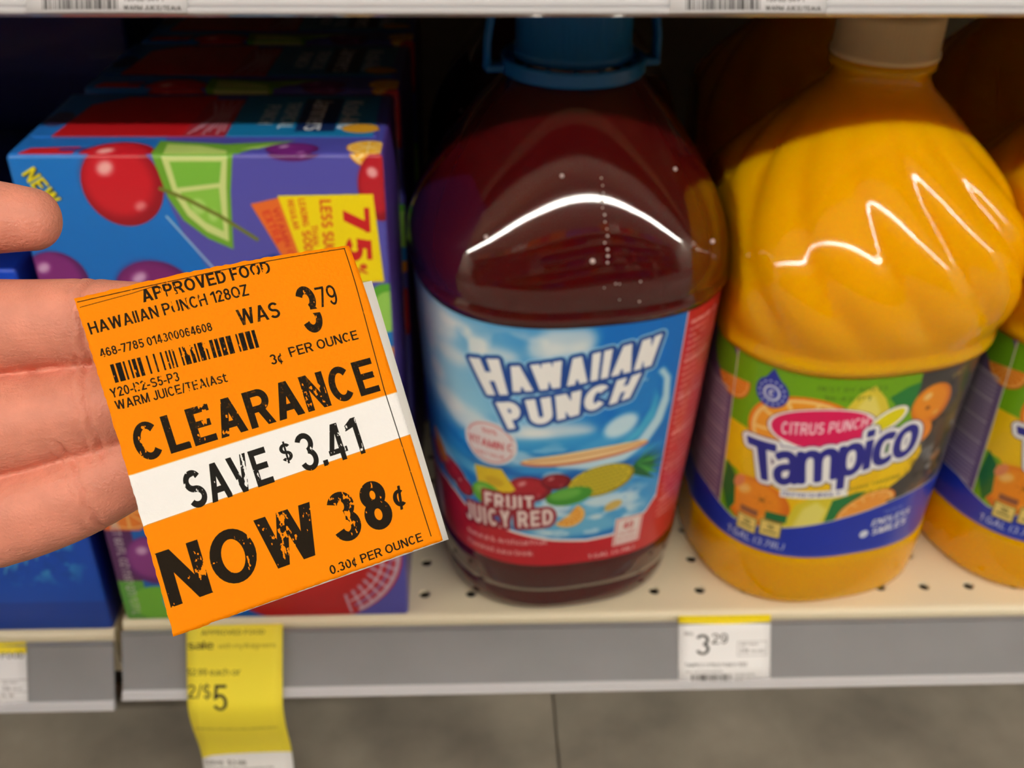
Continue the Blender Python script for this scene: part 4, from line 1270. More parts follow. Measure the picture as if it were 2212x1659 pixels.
# --- label of the red jug, 464 x 145.5 mm
def art_punch():
    A = Art(464.2, 145.5, 4.2, (30, 130, 205))
    def sky(x, y):
        t = np.clip((x - 150) / 110 - (y - 20) / 220, 0, 1)
        c = mixc((160, 214, 236), (0, 112, 206), t * 1.15 + np.clip((x - 215) / 50, 0, 1) * .5)
        s = np.clip((y - 48) / 22 + (x - 190) / 300, 0, 1)
        return mixc(c, (16, 116, 200), s)
    A.grad(sky)
    # clouds
    A.noisemix((226, 236, 238), 14, .48, .66, .95, 5, (120, 0, 222, 26))
    for cx, cy, rx, ry in ((216, 6, 13, 8), (208, 12, 9, 5), (152, 10, 14, 9), (140, 22, 9, 10), (160, 24, 12, 5), (186, 16, 10, 4), (222, 12, 6, 5), (168, 57, 14, 7), (155, 52, 12, 6), (180, 62, 12, 5), (146, 40, 8, 6), (196, 60, 16, 7), (214, 58, 18, 6)):
        A.ell(cx, cy, rx, ry, (236, 240, 238), .75, soft=2.2)
    # sea: streaked wave faces and the curling crest on the right
    for k, (x, y, w_, h_, c, r_) in enumerate(((205, 66, 44, 5, (40, 150, 218), -.1), (150, 78, 30, 6, (40, 140, 210), .25), (210, 84, 60, 6, (14, 92, 178), -.05), (180, 88, 50, 4, (90, 180, 226), .1), (230, 78, 40, 3, (60, 160, 222), -.1),
                                            (225, 112, 40, 14, (120, 196, 232), 0), (255, 104, 18, 16, (70, 160, 220), .2), (150, 96, 22, 10, (150, 206, 232), .5), (196, 76, 24, 2.5, (150, 208, 236), -.12), (238, 66, 18, 4, (70, 166, 224), -.3))):
        A.ell(x, y, w_, h_, c, .85, rot=r_, soft=1.6)
    A.noisemix((215, 236, 244), 5, .50, .66, .85, 9, (196, 94, 268, 130), 2.0)
    A.noisemix((10, 90, 178), 6, .55, .7, .6, 19, (150, 62, 262, 112), 3.0)
    A.noisemix((190, 226, 242), 5, .60, .72, .7, 29, (160, 60, 262, 112), 3.5)
    crest = [(212, 74), (228, 76), (243, 74), (254, 67), (261, 56), (264, 44), (263, 34), (259, 29), (262, 27), (267, 34), (268.5, 48), (266, 60), (259, 71), (248, 79), (232, 82), (214, 79)]
    A.poly(crest, (206, 234, 244), .9, soft=.9)
    A.poly([(228, 72), (243, 69), (252, 62), (258, 50), (259, 38), (262, 44), (261, 56), (254, 66), (243, 72), (230, 76)], (80, 190, 226), .8, soft=.8)
    A.ell(250, 40, 11, 14, (30, 130, 210), .8, rot=.3, soft=2)
    A.ell(244, 57, 9, 6, (214, 238, 246), .9, rot=-.5, soft=1.2)
    # surf board riding the wave
    A.ell(228, 73.5, 32, 3.6, (206, 120, 84), rot=-.10)
    A.ell(228, 72.3, 31, 3.0, (238, 206, 150), rot=-.10)
    A.line([(200, 75), (256, 69.4)], .9, (206, 140, 84))
    # fruit in the surf
    for k in range(9):
        a = -1.1 + k * .22
        A.poly([(251, 88), (251 + 21 * math.cos(a), 85 + 18 * math.sin(a)), (254, 82)], ((38, 124, 62), (70, 156, 70), (24, 96, 54))[k % 3])
    A.ell(237, 90, 17.5, 9.8, (150, 136, 30), rot=-.18); A.ell(236.5, 89.5, 16.2, 8.8, (204, 184, 44), rot=-.18)
    for i in range(-6, 7):
        for j in range(-3, 4):
            x = i * 2.5 + (j % 2) * 1.25; y = j * 2.3
            if (x / 15) ** 2 + (y / 8) ** 2 < 1: A.ell(236.5 + x * .98 + y * .18, 89.5 - x * .18 + y * .98, .85, .7, (142, 138, 34))
    ball(A, 201, 93, 11, (170, 36, 48), (120, 20, 36), (230, 170, 170), 8)
    ball(A, 214, 88, 7.5, (140, 26, 40), (96, 16, 30), (220, 150, 150), 5)
    A.ell(221, 98, 12, 5.8, (66, 146, 50), rot=-.15); A.ell(219, 96.5, 8, 3.2, (120, 190, 80), .7, rot=-.15, soft=.8)
    A.poly([(172, 84), (187, 82), (194, 94), (186, 101), (174, 98)], (226, 196, 40)); A.ell(183, 91, 5, 3, (200, 160, 30), .7, soft=.6)
    A.ell(178, 101, 8.5, 7.5, (96, 176, 56)); A.ell(176, 99, 4, 3, (160, 214, 100), .7, soft=.8)
    ball(A, 153, 98, 12, (186, 40, 50), (130, 24, 40), (230, 160, 160), 7); ball(A, 163, 103, 7, (170, 36, 46), (120, 20, 36), (230, 160, 160), 6)
    A.ell(140, 90, 10, 5, (226, 140, 40), rot=.6); A.ell(134, 98, 8, 5, (200, 60, 40), rot=.6)
    citrus_slice(A, 221, 111, 9, 8, (240, 170, 40), (236, 158, 46), (250, 214, 140), .2, 7, -1.2, 2.2)
    A.ell(245, 108, 5, 3, (214, 176, 80), .9, rot=-.4, soft=.4)
    # red foot and right hand panel
    RED = (196, 28, 44)
    foot = [(96, 145.6), (96, 112), (118, 116), (134, 112), (146, 110), (156, 112), (166, 117), (178, 120), (196, 124), (214, 128), (232, 130.5), (246, 129.5), (258, 125), (266, 118), (272, 108), (272, 145.6)]
    A.poly([(x, y - 1.6) for x, y in foot], WHITE)
    A.poly(foot, RED)
    A.rect(271.2, 0, 193, 146, RED); A.rect(0, 0, 96, 146, RED)
    A.line([(271.2, 0), (271.2, 112)], .7, (236, 190, 190))
    rng = random.Random(4)
    for k in range(34):
        y = 8 + k * 3.6
        A.text(''.join(rng.choice('aeinorst lmcd ') for _ in range(26)), 274, y, 1.5 if k % 6 else 2.6, (248, 206, 200), width=25 if k % 6 else 22, bold=.05 if k % 6 else .07)
    for k in range(30):
        y = 8 + k * 4.2
        A.rect(302, y, 60, 1.6 if k % 4 else 2.6, (236, 170, 166), .7)
    A.rect(122, 120, 13, 24, (236, 226, 222), .85); A.rect(30, 20, 60, 100, (240, 232, 228), .9)
    # seal
    A.ell(181, 67.5, 14, 13.2, (212, 216, 222)); A.ell(181, 67.5, 12.6, 11.8, (214, 120, 124)); A.ell(181, 67.5, 11.9, 11.1, (226, 216, 218))
    A.rect(167.5, 64, 27, 7.4, (226, 214, 216)); A.text('VITAMIN C', 181, 70.2, 4.6, (196, 70, 80), width=24, bold=.04, align='c')
    A.text('100%', 181, 62, 3, (206, 110, 116), bold=.04, align='c'); A.text('DAILY VALUE', 181, 75.6, 2.2, (206, 110, 116), bold=.03, align='c', width=15)
    # lettering
    navy = (22, 70, 150); pale = (150, 206, 238)
    hq = [(174, 20.5), (259.5, 7.5), (256.5, 24.5), (183.5, 42.2)]
    # the line is set word by word so that the first letter stands taller
    H1 = [(172.0, 21.5), (186.5, 18.0), (190.5, 36.5), (180.8, 39.0)]
    H2 = [(189.0, 21.5), (258.3, 8.5), (255.0, 24.5), (193.0, 34.5)]
    P1 = [(185.0, 42.5), (194.5, 40.0), (198.3, 54.0), (190.8, 56.5)]
    P2 = [(198.5, 39.0), (250.5, 28.0), (246.3, 41.0), (201.8, 53.0)]
    sets = ((H1, 'H'), (H2, 'AWAIIAN'), (P1, 'P'), (P2, 'UNCH'))
    for g, col in ((3.0, pale), (2.2, navy), (.25, WHITE)):
        for q, s in sets: qtext(A, s, q, ((.10, col, g),))
    A.text('TM', 252, 33, 1.6, (220, 230, 240))
    for s, q in (('FRUIT', [(177, 99.5), (203, 97.0), (203.5, 106.5), (177, 110)]), ('JUICY RED', [(163.5, 112), (213, 105.5), (213.5, 116), (164, 124.5)])):
        qtext(A, s, q, ((.07, (150, 20, 40), 1.9), (.08, (240, 224, 220), 0)))
    A.text('Natural & Artificial Fruit', 164, 134.0, 3.3, (240, 200, 198), rot=-.085, width=47, bold=.035)
    A.text('Flavored Juice Drink', 163.5, 141.4, 3.3, (240, 200, 198), rot=-.075, width=40, bold=.035)
    A.text('1 GAL (3.78L)', 234, 143.4, 2.8, (240, 210, 208), rot=-.01, width=28, bold=.035)
    A.rect(247.6, 118, 16.6, 19.5, (236, 224, 220)); A.rect(248.4, 118.8, 15, 17.9, (206, 80, 84)); A.rect(249, 119.4, 13.8, 16.7, (236, 220, 216))
    A.text('40', 255.8, 126.6, 4.8, (196, 60, 66), bold=.05, align='c'); A.text('CALORIES', 255.8, 130.4, 1.9, (200, 90, 94), align='c', width=11); A.text('PER SERVING', 255.8, 134, 1.6, (200, 90, 94), align='c', width=11.5)
    return A

# --- label of the citrus jug, 442 x 113.5 mm
def art_citrus():
    A = Art(442.2, 113.5, 4.2, (124, 178, 12))
    PUR = (112, 92, 132)
    A.rect(0, 0, 443, 114, (112, 170, 14))
    A.rect(238, 0, 30, 114, (56, 54, 56))
    # yellow swirls on the green
    A.poly([(128, 40), (150, 40), (180, 52), (215, 56), (240, 40), (248, 40), (246, 70), (232, 90), (200, 100), (165, 96), (150, 72), (128, 60)], (240, 196, 8))
    A.poly([(128, 66), (148, 68), (160, 78), (152, 84), (128, 84)], (118, 176, 16))
    A.poly([(225, 34), (240, 40), (238, 60), (226, 80), (206, 90), (186, 92), (170, 84), (200, 80), (222, 62)], (246, 206, 10))
    # dark photographic panel wrapping round the corner
    dark = [(230, -1), (300, -1), (300, 114), (226, 90), (220, 84), (228, 72), (240, 62), (244, 50), (238, 36), (231, 20)]
    A.poly(dark, (62, 60, 60))
    A.noisemix((150, 160, 168), 7, .60, .72, .85, 3, (240, 22, 300, 96)); A.noisemix((150, 90, 50), 9, .62, .72, .7, 8, (240, 30, 300, 90)); A.noisemix((30, 28, 30), 5, .6, .7, .8, 12, (236, 0, 300, 100))
    A.text('PACE', 250, 8, 3, (190, 170, 80), rot=-.35)
    # big orange half and lemon behind the logo
    citrus_slice(A, 178, 34, 27, 22, (236, 130, 20), (244, 160, 40), (252, 206, 120), -.1, 10)
    A.poly([(194, 20), (200, 9), (207, 4), (214, 12), (219, 22), (214, 32), (198, 30)], (226, 206, 60)); A.poly([(199, 20), (204, 11), (208, 10), (213, 20), (210, 28)], (240, 226, 120), .8, soft=.7)
    A.poly([(216, 12), (224, 7), (231, 5), (230, 22), (224, 22)], (36, 124, 56))
    ball(A, 241, 20, 11.5, (240, 148, 30), (214, 112, 20), (252, 220, 150), 12); A.ell(237, 36, 9, 8, (238, 140, 40), rot=.4); A.ell(239, 22, 1.4, 1.1, (150, 80, 20))
    # fruit along the foot
    ball(A, 161, 84, 19, (240, 144, 24), (222, 112, 16), (252, 210, 130), 16); A.ell(165, 80, 1.6, 1.2, (120, 90, 20))
    for k in range(6):
        a = k * math.pi / 3
        A.line([(165, 80), (165 + 5 * math.cos(a), 80 + 4 * math.sin(a))], .6, (200, 110, 20), .7)
    A.poly([(176, 96), (182, 78), (192, 70), (202, 72), (202, 90), (196, 98)], (222, 206, 50)); A.poly([(182, 94), (186, 80), (192, 75), (198, 80), (196, 92)], (240, 232, 130), .8, soft=.8)
    A.poly([(200, 74), (212, 70), (218, 70), (206, 82), (202, 90), (198, 90)], (30, 120, 60))
    citrus_slice(A, 220, 82, 17, 10, (232, 130, 24), (240, 156, 50), (250, 200, 120), -.45, 8, math.pi * .9, math.pi * 2.1)
    A.poly([(204, 90), (210, 82), (224, 74), (232, 80), (232, 92), (206, 96)], (240, 158, 60))
    A.poly([(142, 66), (148, 72), (150, 90), (146, 98), (140, 84)], (34, 110, 50)); A.ell(151, 74, 2.6, 5, (230, 140, 90), rot=.5)
    # nutrition panel on the left
    A.rect(60, 0, 79.5, 114, PUR); A.poly([(118, -1), (136, -1), (140, 6), (140, 26), (132, 22), (118, 10)], (104, 160, 20))
    citrus_slice(A, 138, 16, 12, 11, (214, 110, 20), (236, 136, 30), (246, 180, 90), .7, 8, -.9, 2.2)
    for k in range(26):
        y = 24 + k * 2.7
        A.rect(98, y, 38, 1.0 if k % 5 else 1.7, (206, 196, 206), .75)
    A.poly([(118, 96), (139.5, 70), (139.5, 114), (118, 114)], (190, 80, 50), .0)
    A.line([(139.6, 0), (139.6, 114)], .7, (226, 220, 200))
    # best before print on the green
    A.text('BEST BY APR 23', 181, 7.2, 2.6, (60, 90, 20), width=32, alpha=.75); A.text('18:42 P1', 184, 12.4, 2.6, (60, 90, 20), width=22, alpha=.7)
    # blue band at the foot
    top = [(56, 93), (110, 92), (128, 93), (140, 97), (150, 100), (160, 99.5), (172, 96.5), (190, 91.5), (208, 87), (222, 84), (236, 80), (250, 77), (300, 74)]
    A.poly([(x, y - .8) for x, y in top] + [(443, 73), (443, 114), (56, 114)], (200, 200, 190))
    A.poly(top + [(443, 74), (443, 114), (56, 114)], (24, 52, 178))
    A.line([(56, 112.6), (443, 112.6)], .8, (90, 100, 200))
    A.text('1 GAL (3.78L)', 147.5, 110.2, 4.6, (200, 206, 236), rot=-.02, width=33, bold=.03, skew=.12)
    A.text('ENDLESS', 250.5, 93.5, 4.4, WHITE, rot=-.10, width=24, bold=.04, skew=.2, align='r'); A.text('SMILES', 250, 100.5, 5.0, WHITE, rot=-.10, width=22, bold=.05, skew=.2, align='r'); A.ell(223.5, 100.5, 2.6, 2.6, (220, 228, 244))
    A.text('TASTE OF', 232, 88, 1.8, (200, 206, 236), rot=-.1, width=12)
    for x in (153, 166):
        A.rect(x, 93.5 if x < 160 else 92, 11.5, 10.5, (120, 110, 40)); A.rect(x + .6, 94.1 if x < 160 else 92.6, 10.3, 9.3, (238, 214, 120))
        A.text('30' if x < 160 else '15', x + 5.7, 99 if x < 160 else 97.6, 3.2, (90, 80, 30), bold=.04, align='c'); A.rect(x + 2, 100 if x < 160 else 98.8, 7.5, 1, (120, 110, 50))
    A.rect(168, 86, 11, 5.4, (20, 110, 60)); A.rect(154, 88, 10, 4, (150, 90, 60))
    # drop shaped badge
    A.poly([(160.5, 0.6), (164, 5.6), (167.6, 10), (155, 12), (157.6, 6)], (36, 48, 160)); A.ell(161, 14.2, 8.2, 8.6, (36, 48, 160)); A.ell(161, 14.6, 4.3, 4.5, (220, 226, 240)); A.ell(161, 14.6, 3.2, 3.4, (60, 72, 176))
    A.text('C', 161, 16.6, 3.8, WHITE, bold=.07, align='c')
    for k in range(14):
        t = 2 * math.pi * k / 14
        A.ell(161 + 6.2 * math.cos(t), 14.4 + 6.5 * math.sin(t), .55, .8, (190, 200, 236), rot=t)
    # logo: pink oval, yellow drop, name
    for rx, c in ((26.2, (120, 60, 90)), (25.7, WHITE), (24.0, (226, 20, 92))):
        A.ell(187, 29.5, rx, rx * .47, c, rot=-.12)
    A.poly([(168, 38), (186, 43.5), (206, 40), (214, 34), (218, 31), (214, 44), (190, 49), (170, 46)], WHITE)
    A.ell(205, 38.2, 5.2, 1.8, (230, 60, 110), rot=-.3)
    qtext(A, 'CITRUS PUNCH', [(168, 28.5), (208, 21.6), (208, 28), (168.6, 36)], ((.05, (250, 214, 224), 0),))
    for m, c in ((2.0, (120, 110, 50)), (1.6, WHITE), (0, (234, 222, 8))):
        A.ell(218.5, 25.5, 9.2 + m, 4.2 + m, c, rot=-.62); 
        if not m: A.poly([(210.5, 29), (213, 33.5), (209, 36.5)], c)
    tq = [(153, 45.5), (237.5, 31.5), (236, 50.5), (159, 66.5)]
    T1 = [(152, 45.0), (167, 43.6), (169.5, 66.0), (159.5, 67.2)]
    T2 = [(165.5, 42.0), (236.5, 24.5), (238.0, 48.5), (170, 66.5)]
    for g, c in ((3.3, (60, 60, 130)), (2.8, WHITE), (.55, (38, 40, 140))):
        for s, q in (('T', T1), ('ampico', T2)): qtext(A, s, q, ((.05, c, g),))
    A.rect(173, 69.5, 34, 5, WHITE, rot=-.09); A.text('REFRESHINGLY', 174.5, 73.2, 2.5, (50, 50, 120), rot=-.09, width=29)
    A.text('ORANGE TANGERINE', 206, 69, 2.4, (110, 100, 20), rot=-.16, width=30); A.text('LEMON', 209, 73.5, 2.4, (110, 100, 20), rot=-.16, width=20, alpha=.7)
    return A

# --- drink carton: front 151.5 x 256.5, top 151.5 x 82
def art_fruit_front():
    A = Art(151.5, 256.5, 4.4, (16, 108, 200))
    A.grad(lambda x, y: mixc((28, 118, 206), (0, 100, 196), np.clip(y / 120, 0, 1)))
    A.poly([(56, -1), (152, -1), (152, 257), (118, 257), (96, 90), (66, 34)], (84, 82, 176))
    A.line([(60, 26), (78, 52), (100, 96)], .9, (150, 190, 226))
    A.poly([(-1, 60), (40, 60), (70, 140), (60, 257), (-1, 257)], (18, 100, 190))
    # cherry, lime wedge, stalk
    ball(A, 44.5, 13, 16.5, (206, 30, 44), (150, 16, 34), (255, 214, 208), 17.5)
    A.poly([(58, -1), (91, -1), (88, 16), (86, 41), (76, 36), (67, 28), (62, 18)], (110, 170, 50))
    A.poly([(62, 1), (88.5, 1), (86.5, 14), (84.5, 37.5), (76, 33), (69, 26), (64.5, 16)], (206, 222, 140))
    A.poly([(65, 3), (86, 3), (84, 12), (66.5, 14)], (124, 190, 66)); A.poly([(67.5, 16), (83.5, 14), (83, 33), (76, 29), (70.5, 23)], (138, 198, 72))
    A.ell(74, 22, 3, 3.4, (190, 226, 130), .7, soft=.6); A.ell(79.5, 26, 2, 2.6, (190, 226, 130), .7, soft=.5)
    A.line([(59, 14), (70, 19), (82, 26), (97, 37)], 1.7, (112, 122, 44))
    ball(A, 9, 55, 13.5, (126, 40, 122), (84, 22, 92), (226, 190, 226), 13)
    ball(A, 50, 60, 17, (120, 36, 112), (84, 22, 92), (226, 190, 226), 14)
    ball(A, 115, -2, 12, (110, 34, 120), (84, 22, 92), (226, 190, 226), 5)
    citrus_slice(A, 147, -3, 10, 9, (226, 150, 20), (240, 180, 40), (250, 220, 150), 0, 8)
    ball(A, 150, 14, 9.5, (190, 30, 44), (140, 16, 34), (250, 200, 200), 15)
    # blue banner under the tag
    A.poly([(70, 54.5), (103, 43), (112, 49), (120, 90), (66, 90)], (24, 58, 150)); A.poly([(73, 56.5), (102.4, 46), (109, 51), (116, 88), (70, 88)], (226, 232, 240))
    # flags with vertical lettering
    A.poly([(95.5, 21), (109, 18), (120, 52), (107, 46)], (236, 112, 44))
    A.text('VITAMIN C', 104.2, 23.0, 2.6, (214, 50, 40), rot=math.pi / 2 - .22, width=22, bold=.03); A.text('EXTRA', 99.8, 24.5, 3.4, (224, 60, 40), rot=math.pi / 2 - .3, width=15, bold=.05)
    A.poly([(107, 17.5), (146.5, 17), (149, 57), (121, 57.5), (113, 42)], (250, 226, 10))
    A.text('75', 133.5, 23, 11.0, (206, 30, 36), rot=math.pi / 2, width=24, bold=.07); A.text('%', 135.5, 48.5, 6.5, (206, 30, 36), rot=math.pi / 2, bold=.04)
    A.text('LESS SUGAR', 124.2, 19.5, 4.6, (216, 40, 36), rot=math.pi / 2, width=31, bold=.05)
    A.text('THAN', 119.6, 30.5, 2.6, (216, 70, 36), rot=math.pi / 2, width=9, bold=.03); A.text('LEADING', 115.4, 19, 2.6, (216, 60, 36), rot=math.pi / 2 - .08, width=12, bold=.03); A.text('REGULAR', 110.8, 19.5, 2.4, (216, 60, 36), rot=math.pi / 2 - .12, width=13, bold=.03); A.text('SODA', 115.5, 33, 3.6, (216, 50, 36), rot=math.pi / 2 - .05, width=13, bold=.05)
    A.text('NEW', 5.0, 8.5, 7.0, (60, 60, 40), rot=1.05, bold=.09, width=16); A.text('NEW', 4.8, 8.2, 6.6, (236, 220, 30), rot=1.05, bold=.04, width=16)
    # lower art: limes and splash on the right edge
    A.ell(149, 72, 9, 14, (90, 170, 50)); A.ell(150, 73, 7, 11, (150, 206, 90)); A.ell(146, 92, 8, 5, (240, 150, 40)); A.ell(150, 86, 6, 4, (30, 120, 200))
    ball(A, 150, 120, 14, (190, 30, 44), (140, 16, 34), (250, 200, 200))
    # left strip with the net contents
    ball(A, 3, 165, 14, (206, 40, 50), (160, 20, 36), (250, 200, 200), 12); A.rect(-1, 170, 20, 24, (232, 112, 50)); citrus_slice(A, 14, 182, 14, 12, (230, 110, 40), (240, 132, 50), (250, 190, 110), 0, 8)
    A.rect(-1, 194, 15, 36, (88, 40, 96)); ball(A, 22, 214, 14, (140, 60, 140), (96, 30, 110), (226, 190, 226), 16); A.rect(-1, 228, 15, 29, (96, 168, 66)); A.ell(20, 244, 15, 12, (120, 196, 60)); A.ell(27, 243, 5, 7, (90, 170, 210))
    A.text('10 - 6 FL OZ (177mL) POUCHES  NET 60 FL OZ (1.87 QT) 1.77 L', 4.4, 118, 4.4, (206, 204, 206), rot=math.pi / 2, width=134, bold=.02)
    # red bowl shape and glass strokes, lower right
    A.ell(98, 214, 52, 46, (190, 26, 32)); A.ell(92, 206, 40, 34, (206, 36, 36), .8, soft=4)
    for k, (r0, c, wd) in enumerate(((50, (196, 190, 214), 2.4), (46, (150, 110, 160), 2.2), (42, (214, 200, 220), 1.2), (38, (176, 60, 80), 2.0))):
        A.line([(98 + r0 * math.cos(t), 212 + r0 * .94 * math.sin(t)) for t in [-.5 + 1.5 * i / 24 for i in range(25)]], wd, c, .85)
    for k in range(9):
        t = -.15 + k * .14
        A.line([(98 + 36 * math.cos(t), 212 + 34 * math.sin(t)), (98 + 50 * math.cos(t + .12), 212 + 47 * math.sin(t + .12))], 1.5, (206, 190, 214), .8)
    return A

def art_fruit_top():
    A = Art(151.5, 82, 4.4, (30, 110, 196))
    A.poly([(60, -1), (152, -1), (152, 83), (60, 83)], (76, 76, 170))
    A.poly([(8, 74.5), (28, 73), (26, 83), (4, 83)], (196, 30, 40)); A.rect(20, 75, 22, 3, (40, 50, 130), rot=-.02)
    ball(A, 44.5, 85, 16, (206, 30, 44), (150, 16, 34), (255, 214, 208), 17)
    A.poly([(58, 66), (86, 70), (114, 66), (98, 76), (91, 83), (58, 83)], (104, 160, 52)); A.poly([(62, 70), (76, 72), (88, 78), (88, 83), (63, 83)], (180, 206, 110)); A.poly([(92, 76), (108, 69), (100, 76)], (170, 206, 100))
    ball(A, 114, 76, 11, (110, 34, 120), (84, 22, 92), (226, 190, 226), 7)
    citrus_slice(A, 145, 74, 9, 8, (226, 150, 20), (240, 180, 40), (250, 220, 150), 0, 8)
    A.poly([(12, 62), (16, 20), (30, 8), (70, 6), (74, 62)], (190, 22, 30))
    A.poly([(66, 62), (68, 12), (84, 12), (86, 62)], (160, 40, 56))
    for k in range(8):
        A.line([(68 + k * 2, 60 - (k % 3) * 4), (74 + k, 34), (70 + k * 2, 14 + (k % 2) * 6)], .9, (196, 160, 180), .8)
    A.rect(84, 6, 62, 56, (20, 120, 176)); A.rect(112, 10, 17, 46, (16, 40, 90))
    A.text('TROPICAL', 104, 16, 6.4, (210, 226, 236), rot=math.pi / 2, width=36, bold=.05); A.text('PUNCH', 95, 20, 6.4, (210, 226, 236), rot=math.pi / 2, width=27, bold=.05)
    A.text('Jammers', 116, 12, 8.5, (226, 230, 236), rot=math.pi / 2, width=42, bold=.06); A.text('Kool-Aid', 130, 14, 8.5, (214, 220, 230), rot=math.pi / 2, width=38, bold=.06)
    A.ell(140, 52, 8, 6, (220, 160, 40)); A.ell(8, 40, 6, 10, (60, 60, 110))
    return A

def art_splash():
    A = Art(165, 213, 3.4, (8, 72, 190))
    A.grad(lambda x, y: mixc((4, 66, 196), (20, 84, 196), np.clip((y - 60) / 150, 0, 1)))
    A.noisemix((70, 170, 226), 8, .58, .66, .8, 21, (90, 128, 162, 182)); A.noisemix((6, 74, 180), 5, .5, .6, .7, 22, (90, 128, 162, 182))
    for k in range(7):
        A.line([(118 + k * 6, 172 - k * 3), (124 + k * 5, 158 - k * 2), (132 + k * 4, 150 - k * 2)], 1.1, (120, 200, 236), .6)
    A.rect(118, 157, 17, 4.6, (214, 226, 232), rot=-.05); A.rect(118, 161.6, 17, 1.2, (40, 70, 120), rot=-.05)
    A.rect(0, 192, 166, 22, (24, 66, 168), .8)
    A.ell(60, 70, 48, 30, (90, 180, 230), .8, soft=4); A.ell(60, 70, 36, 20, (220, 236, 244), .9, soft=2)
    return A

# --- shelf tickets
INK = (44, 42, 42)
def art_329():
    A = Art(50.2, 37, 14, (246, 246, 248))
    A.rect(0, 0, 50.2, 4.7, (250, 226, 6))
    A.text('REG', 3.2, 10.6, 1.7, INK, width=4.6); A.text('3', 9.4, 21.4, 11.2, INK, width=7.4, bold=.012); A.text('29', 18.0, 15.4, 5.6, INK, width=8.6, bold=.01)
    for x0, y0, w_, h_ in ((32, 14.4, 16, .22), (32, 22.2, 16, .22), (32, 14.4, .22, 8), (48, 14.4, .22, 8)): A.rect(x0, y0, w_, h_, (120, 120, 124))
    A.text('UNIT PRICE', 33.4, 16.6, 1.2, INK, width=10); A.text('2.6¢', 33.4, 20.6, 2.6, INK, width=5); A.text('PER OUNCE', 39.5, 20.6, 1.4, INK, width=7.6)
    A.text('TAMPICO CITRUS PUNCH 128Z', 3.4, 28.0, 2.0, (70, 68, 68), width=34, bold=.02)
    A.text('464-3321 07432100012', 4, 31.2, 1.2, INK, width=20, alpha=.7); A.barcode(7, 32.2, 22, 4.8, 32, 5)
    A.text('Y20-B2-S5-P4', 30.5, 33.4, 1.3, INK, width=11, alpha=.8); A.text('WARM JUICE/TEA(A', 30.5, 36, 1.4, INK, width=16, alpha=.8)
    return A
def art_food():
    A = Art(49.8, 35, 12, (240, 240, 244))
    A.rect(0, 0, 49.8, 6.2, (248, 224, 20)); A.text('APPROVED FOOD', 48.6, 8.6, 3.2, (52, 48, 30), width=36, bold=.03, align='r')
    A.rect(36, 20, 14, .2, INK); A.rect(36, 26.5, 14, .2, INK)
    A.text('UNIT PRICE', 37, 22.2, 1.1, INK, width=8, alpha=.7); A.text('5.0¢', 37.0, 25.4, 2.0, INK, width=4); A.text('PER OZ', 42, 25.4, 1.3, INK, width=5, alpha=.8)
    A.text('3', 8, 20, 10, INK); A.text('99', 15, 15, 5, INK); A.text('FL 10', 36.5, 29.2, 1.5, INK, width=6); A.text('Y20-B1', 38, 33.6, 1.3, INK, width=8, alpha=.6); A.barcode(6, 29, 22, 6, 30, 9)
    return A
def art_upper():
    A = Art(55, 32, 12, (232, 232, 236))
    A.rect(0, 0, 55, 5, (250, 226, 6)); A.text('3', 9.4, 18.4, 10, INK, width=7.4); A.text('99', 18.0, 13.4, 5, INK, width=8.6)
    A.barcode(5.6, 24.0, 26, 7.0, 36, 3, (40, 38, 38)); A.text('Y20-B2-S4-P1', 33.4, 28.2, 1.7, INK, width=13.5, bold=.02); A.text('WARM JUICE/TEA(A', 33.4, 31.2, 1.5, INK, width=19.5, bold=.02)
    A.text('464-3398 01480000', 6, 23, 1.3, INK, width=22)
    return A
def art_strip():
    A = Art(50, 129.5, 12, (246, 228, 62))
    A.text('APPROVED FOOD', 7.6, 5.0, 2.5, (96, 84, 20), width=33, bold=.02)
    A.text('sale', .8, 12.2, 4.0, (60, 54, 14), width=13, bold=.05); A.text('with myWalgreens', 16.5, 12.0, 2.6, (150, 134, 30), width=30)
    A.text('$2.99 each or', .2, 26.0, 3.4, (70, 64, 20), width=28, bold=.01)
    A.text('2/$', .3, 38.2, 7.2, (44, 42, 28), width=12, bold=.01); A.text('5', 13.2, 45.2, 14.2, (40, 40, 30), width=7.8, bold=.015)
    A.text('otherwise 3.99 each or pay member price', 1.2, 60.6, 1.5, (120, 108, 30), width=44)
    A.rect(1.0, 60.9, 45, .25, (150, 134, 30), .6)
    A.poly([(0, 91), (6, 88), (16, 86), (28, 85.2), (40, 85.6), (50, 87), (50, 130), (0, 130)], (244, 244, 244))
    A.text('save  $3.98', 1.2, 95.4, 3.6, (60, 58, 56), width=23, bold=.02); A.text('Points and savings with membership', 1.2, 98.6, 1.5, (80, 78, 76), width=38)
    A.text('Regular 3.99', 1.2, 104, 2, INK); A.barcode(4, 110, 30, 8, 34, 8)
    return A

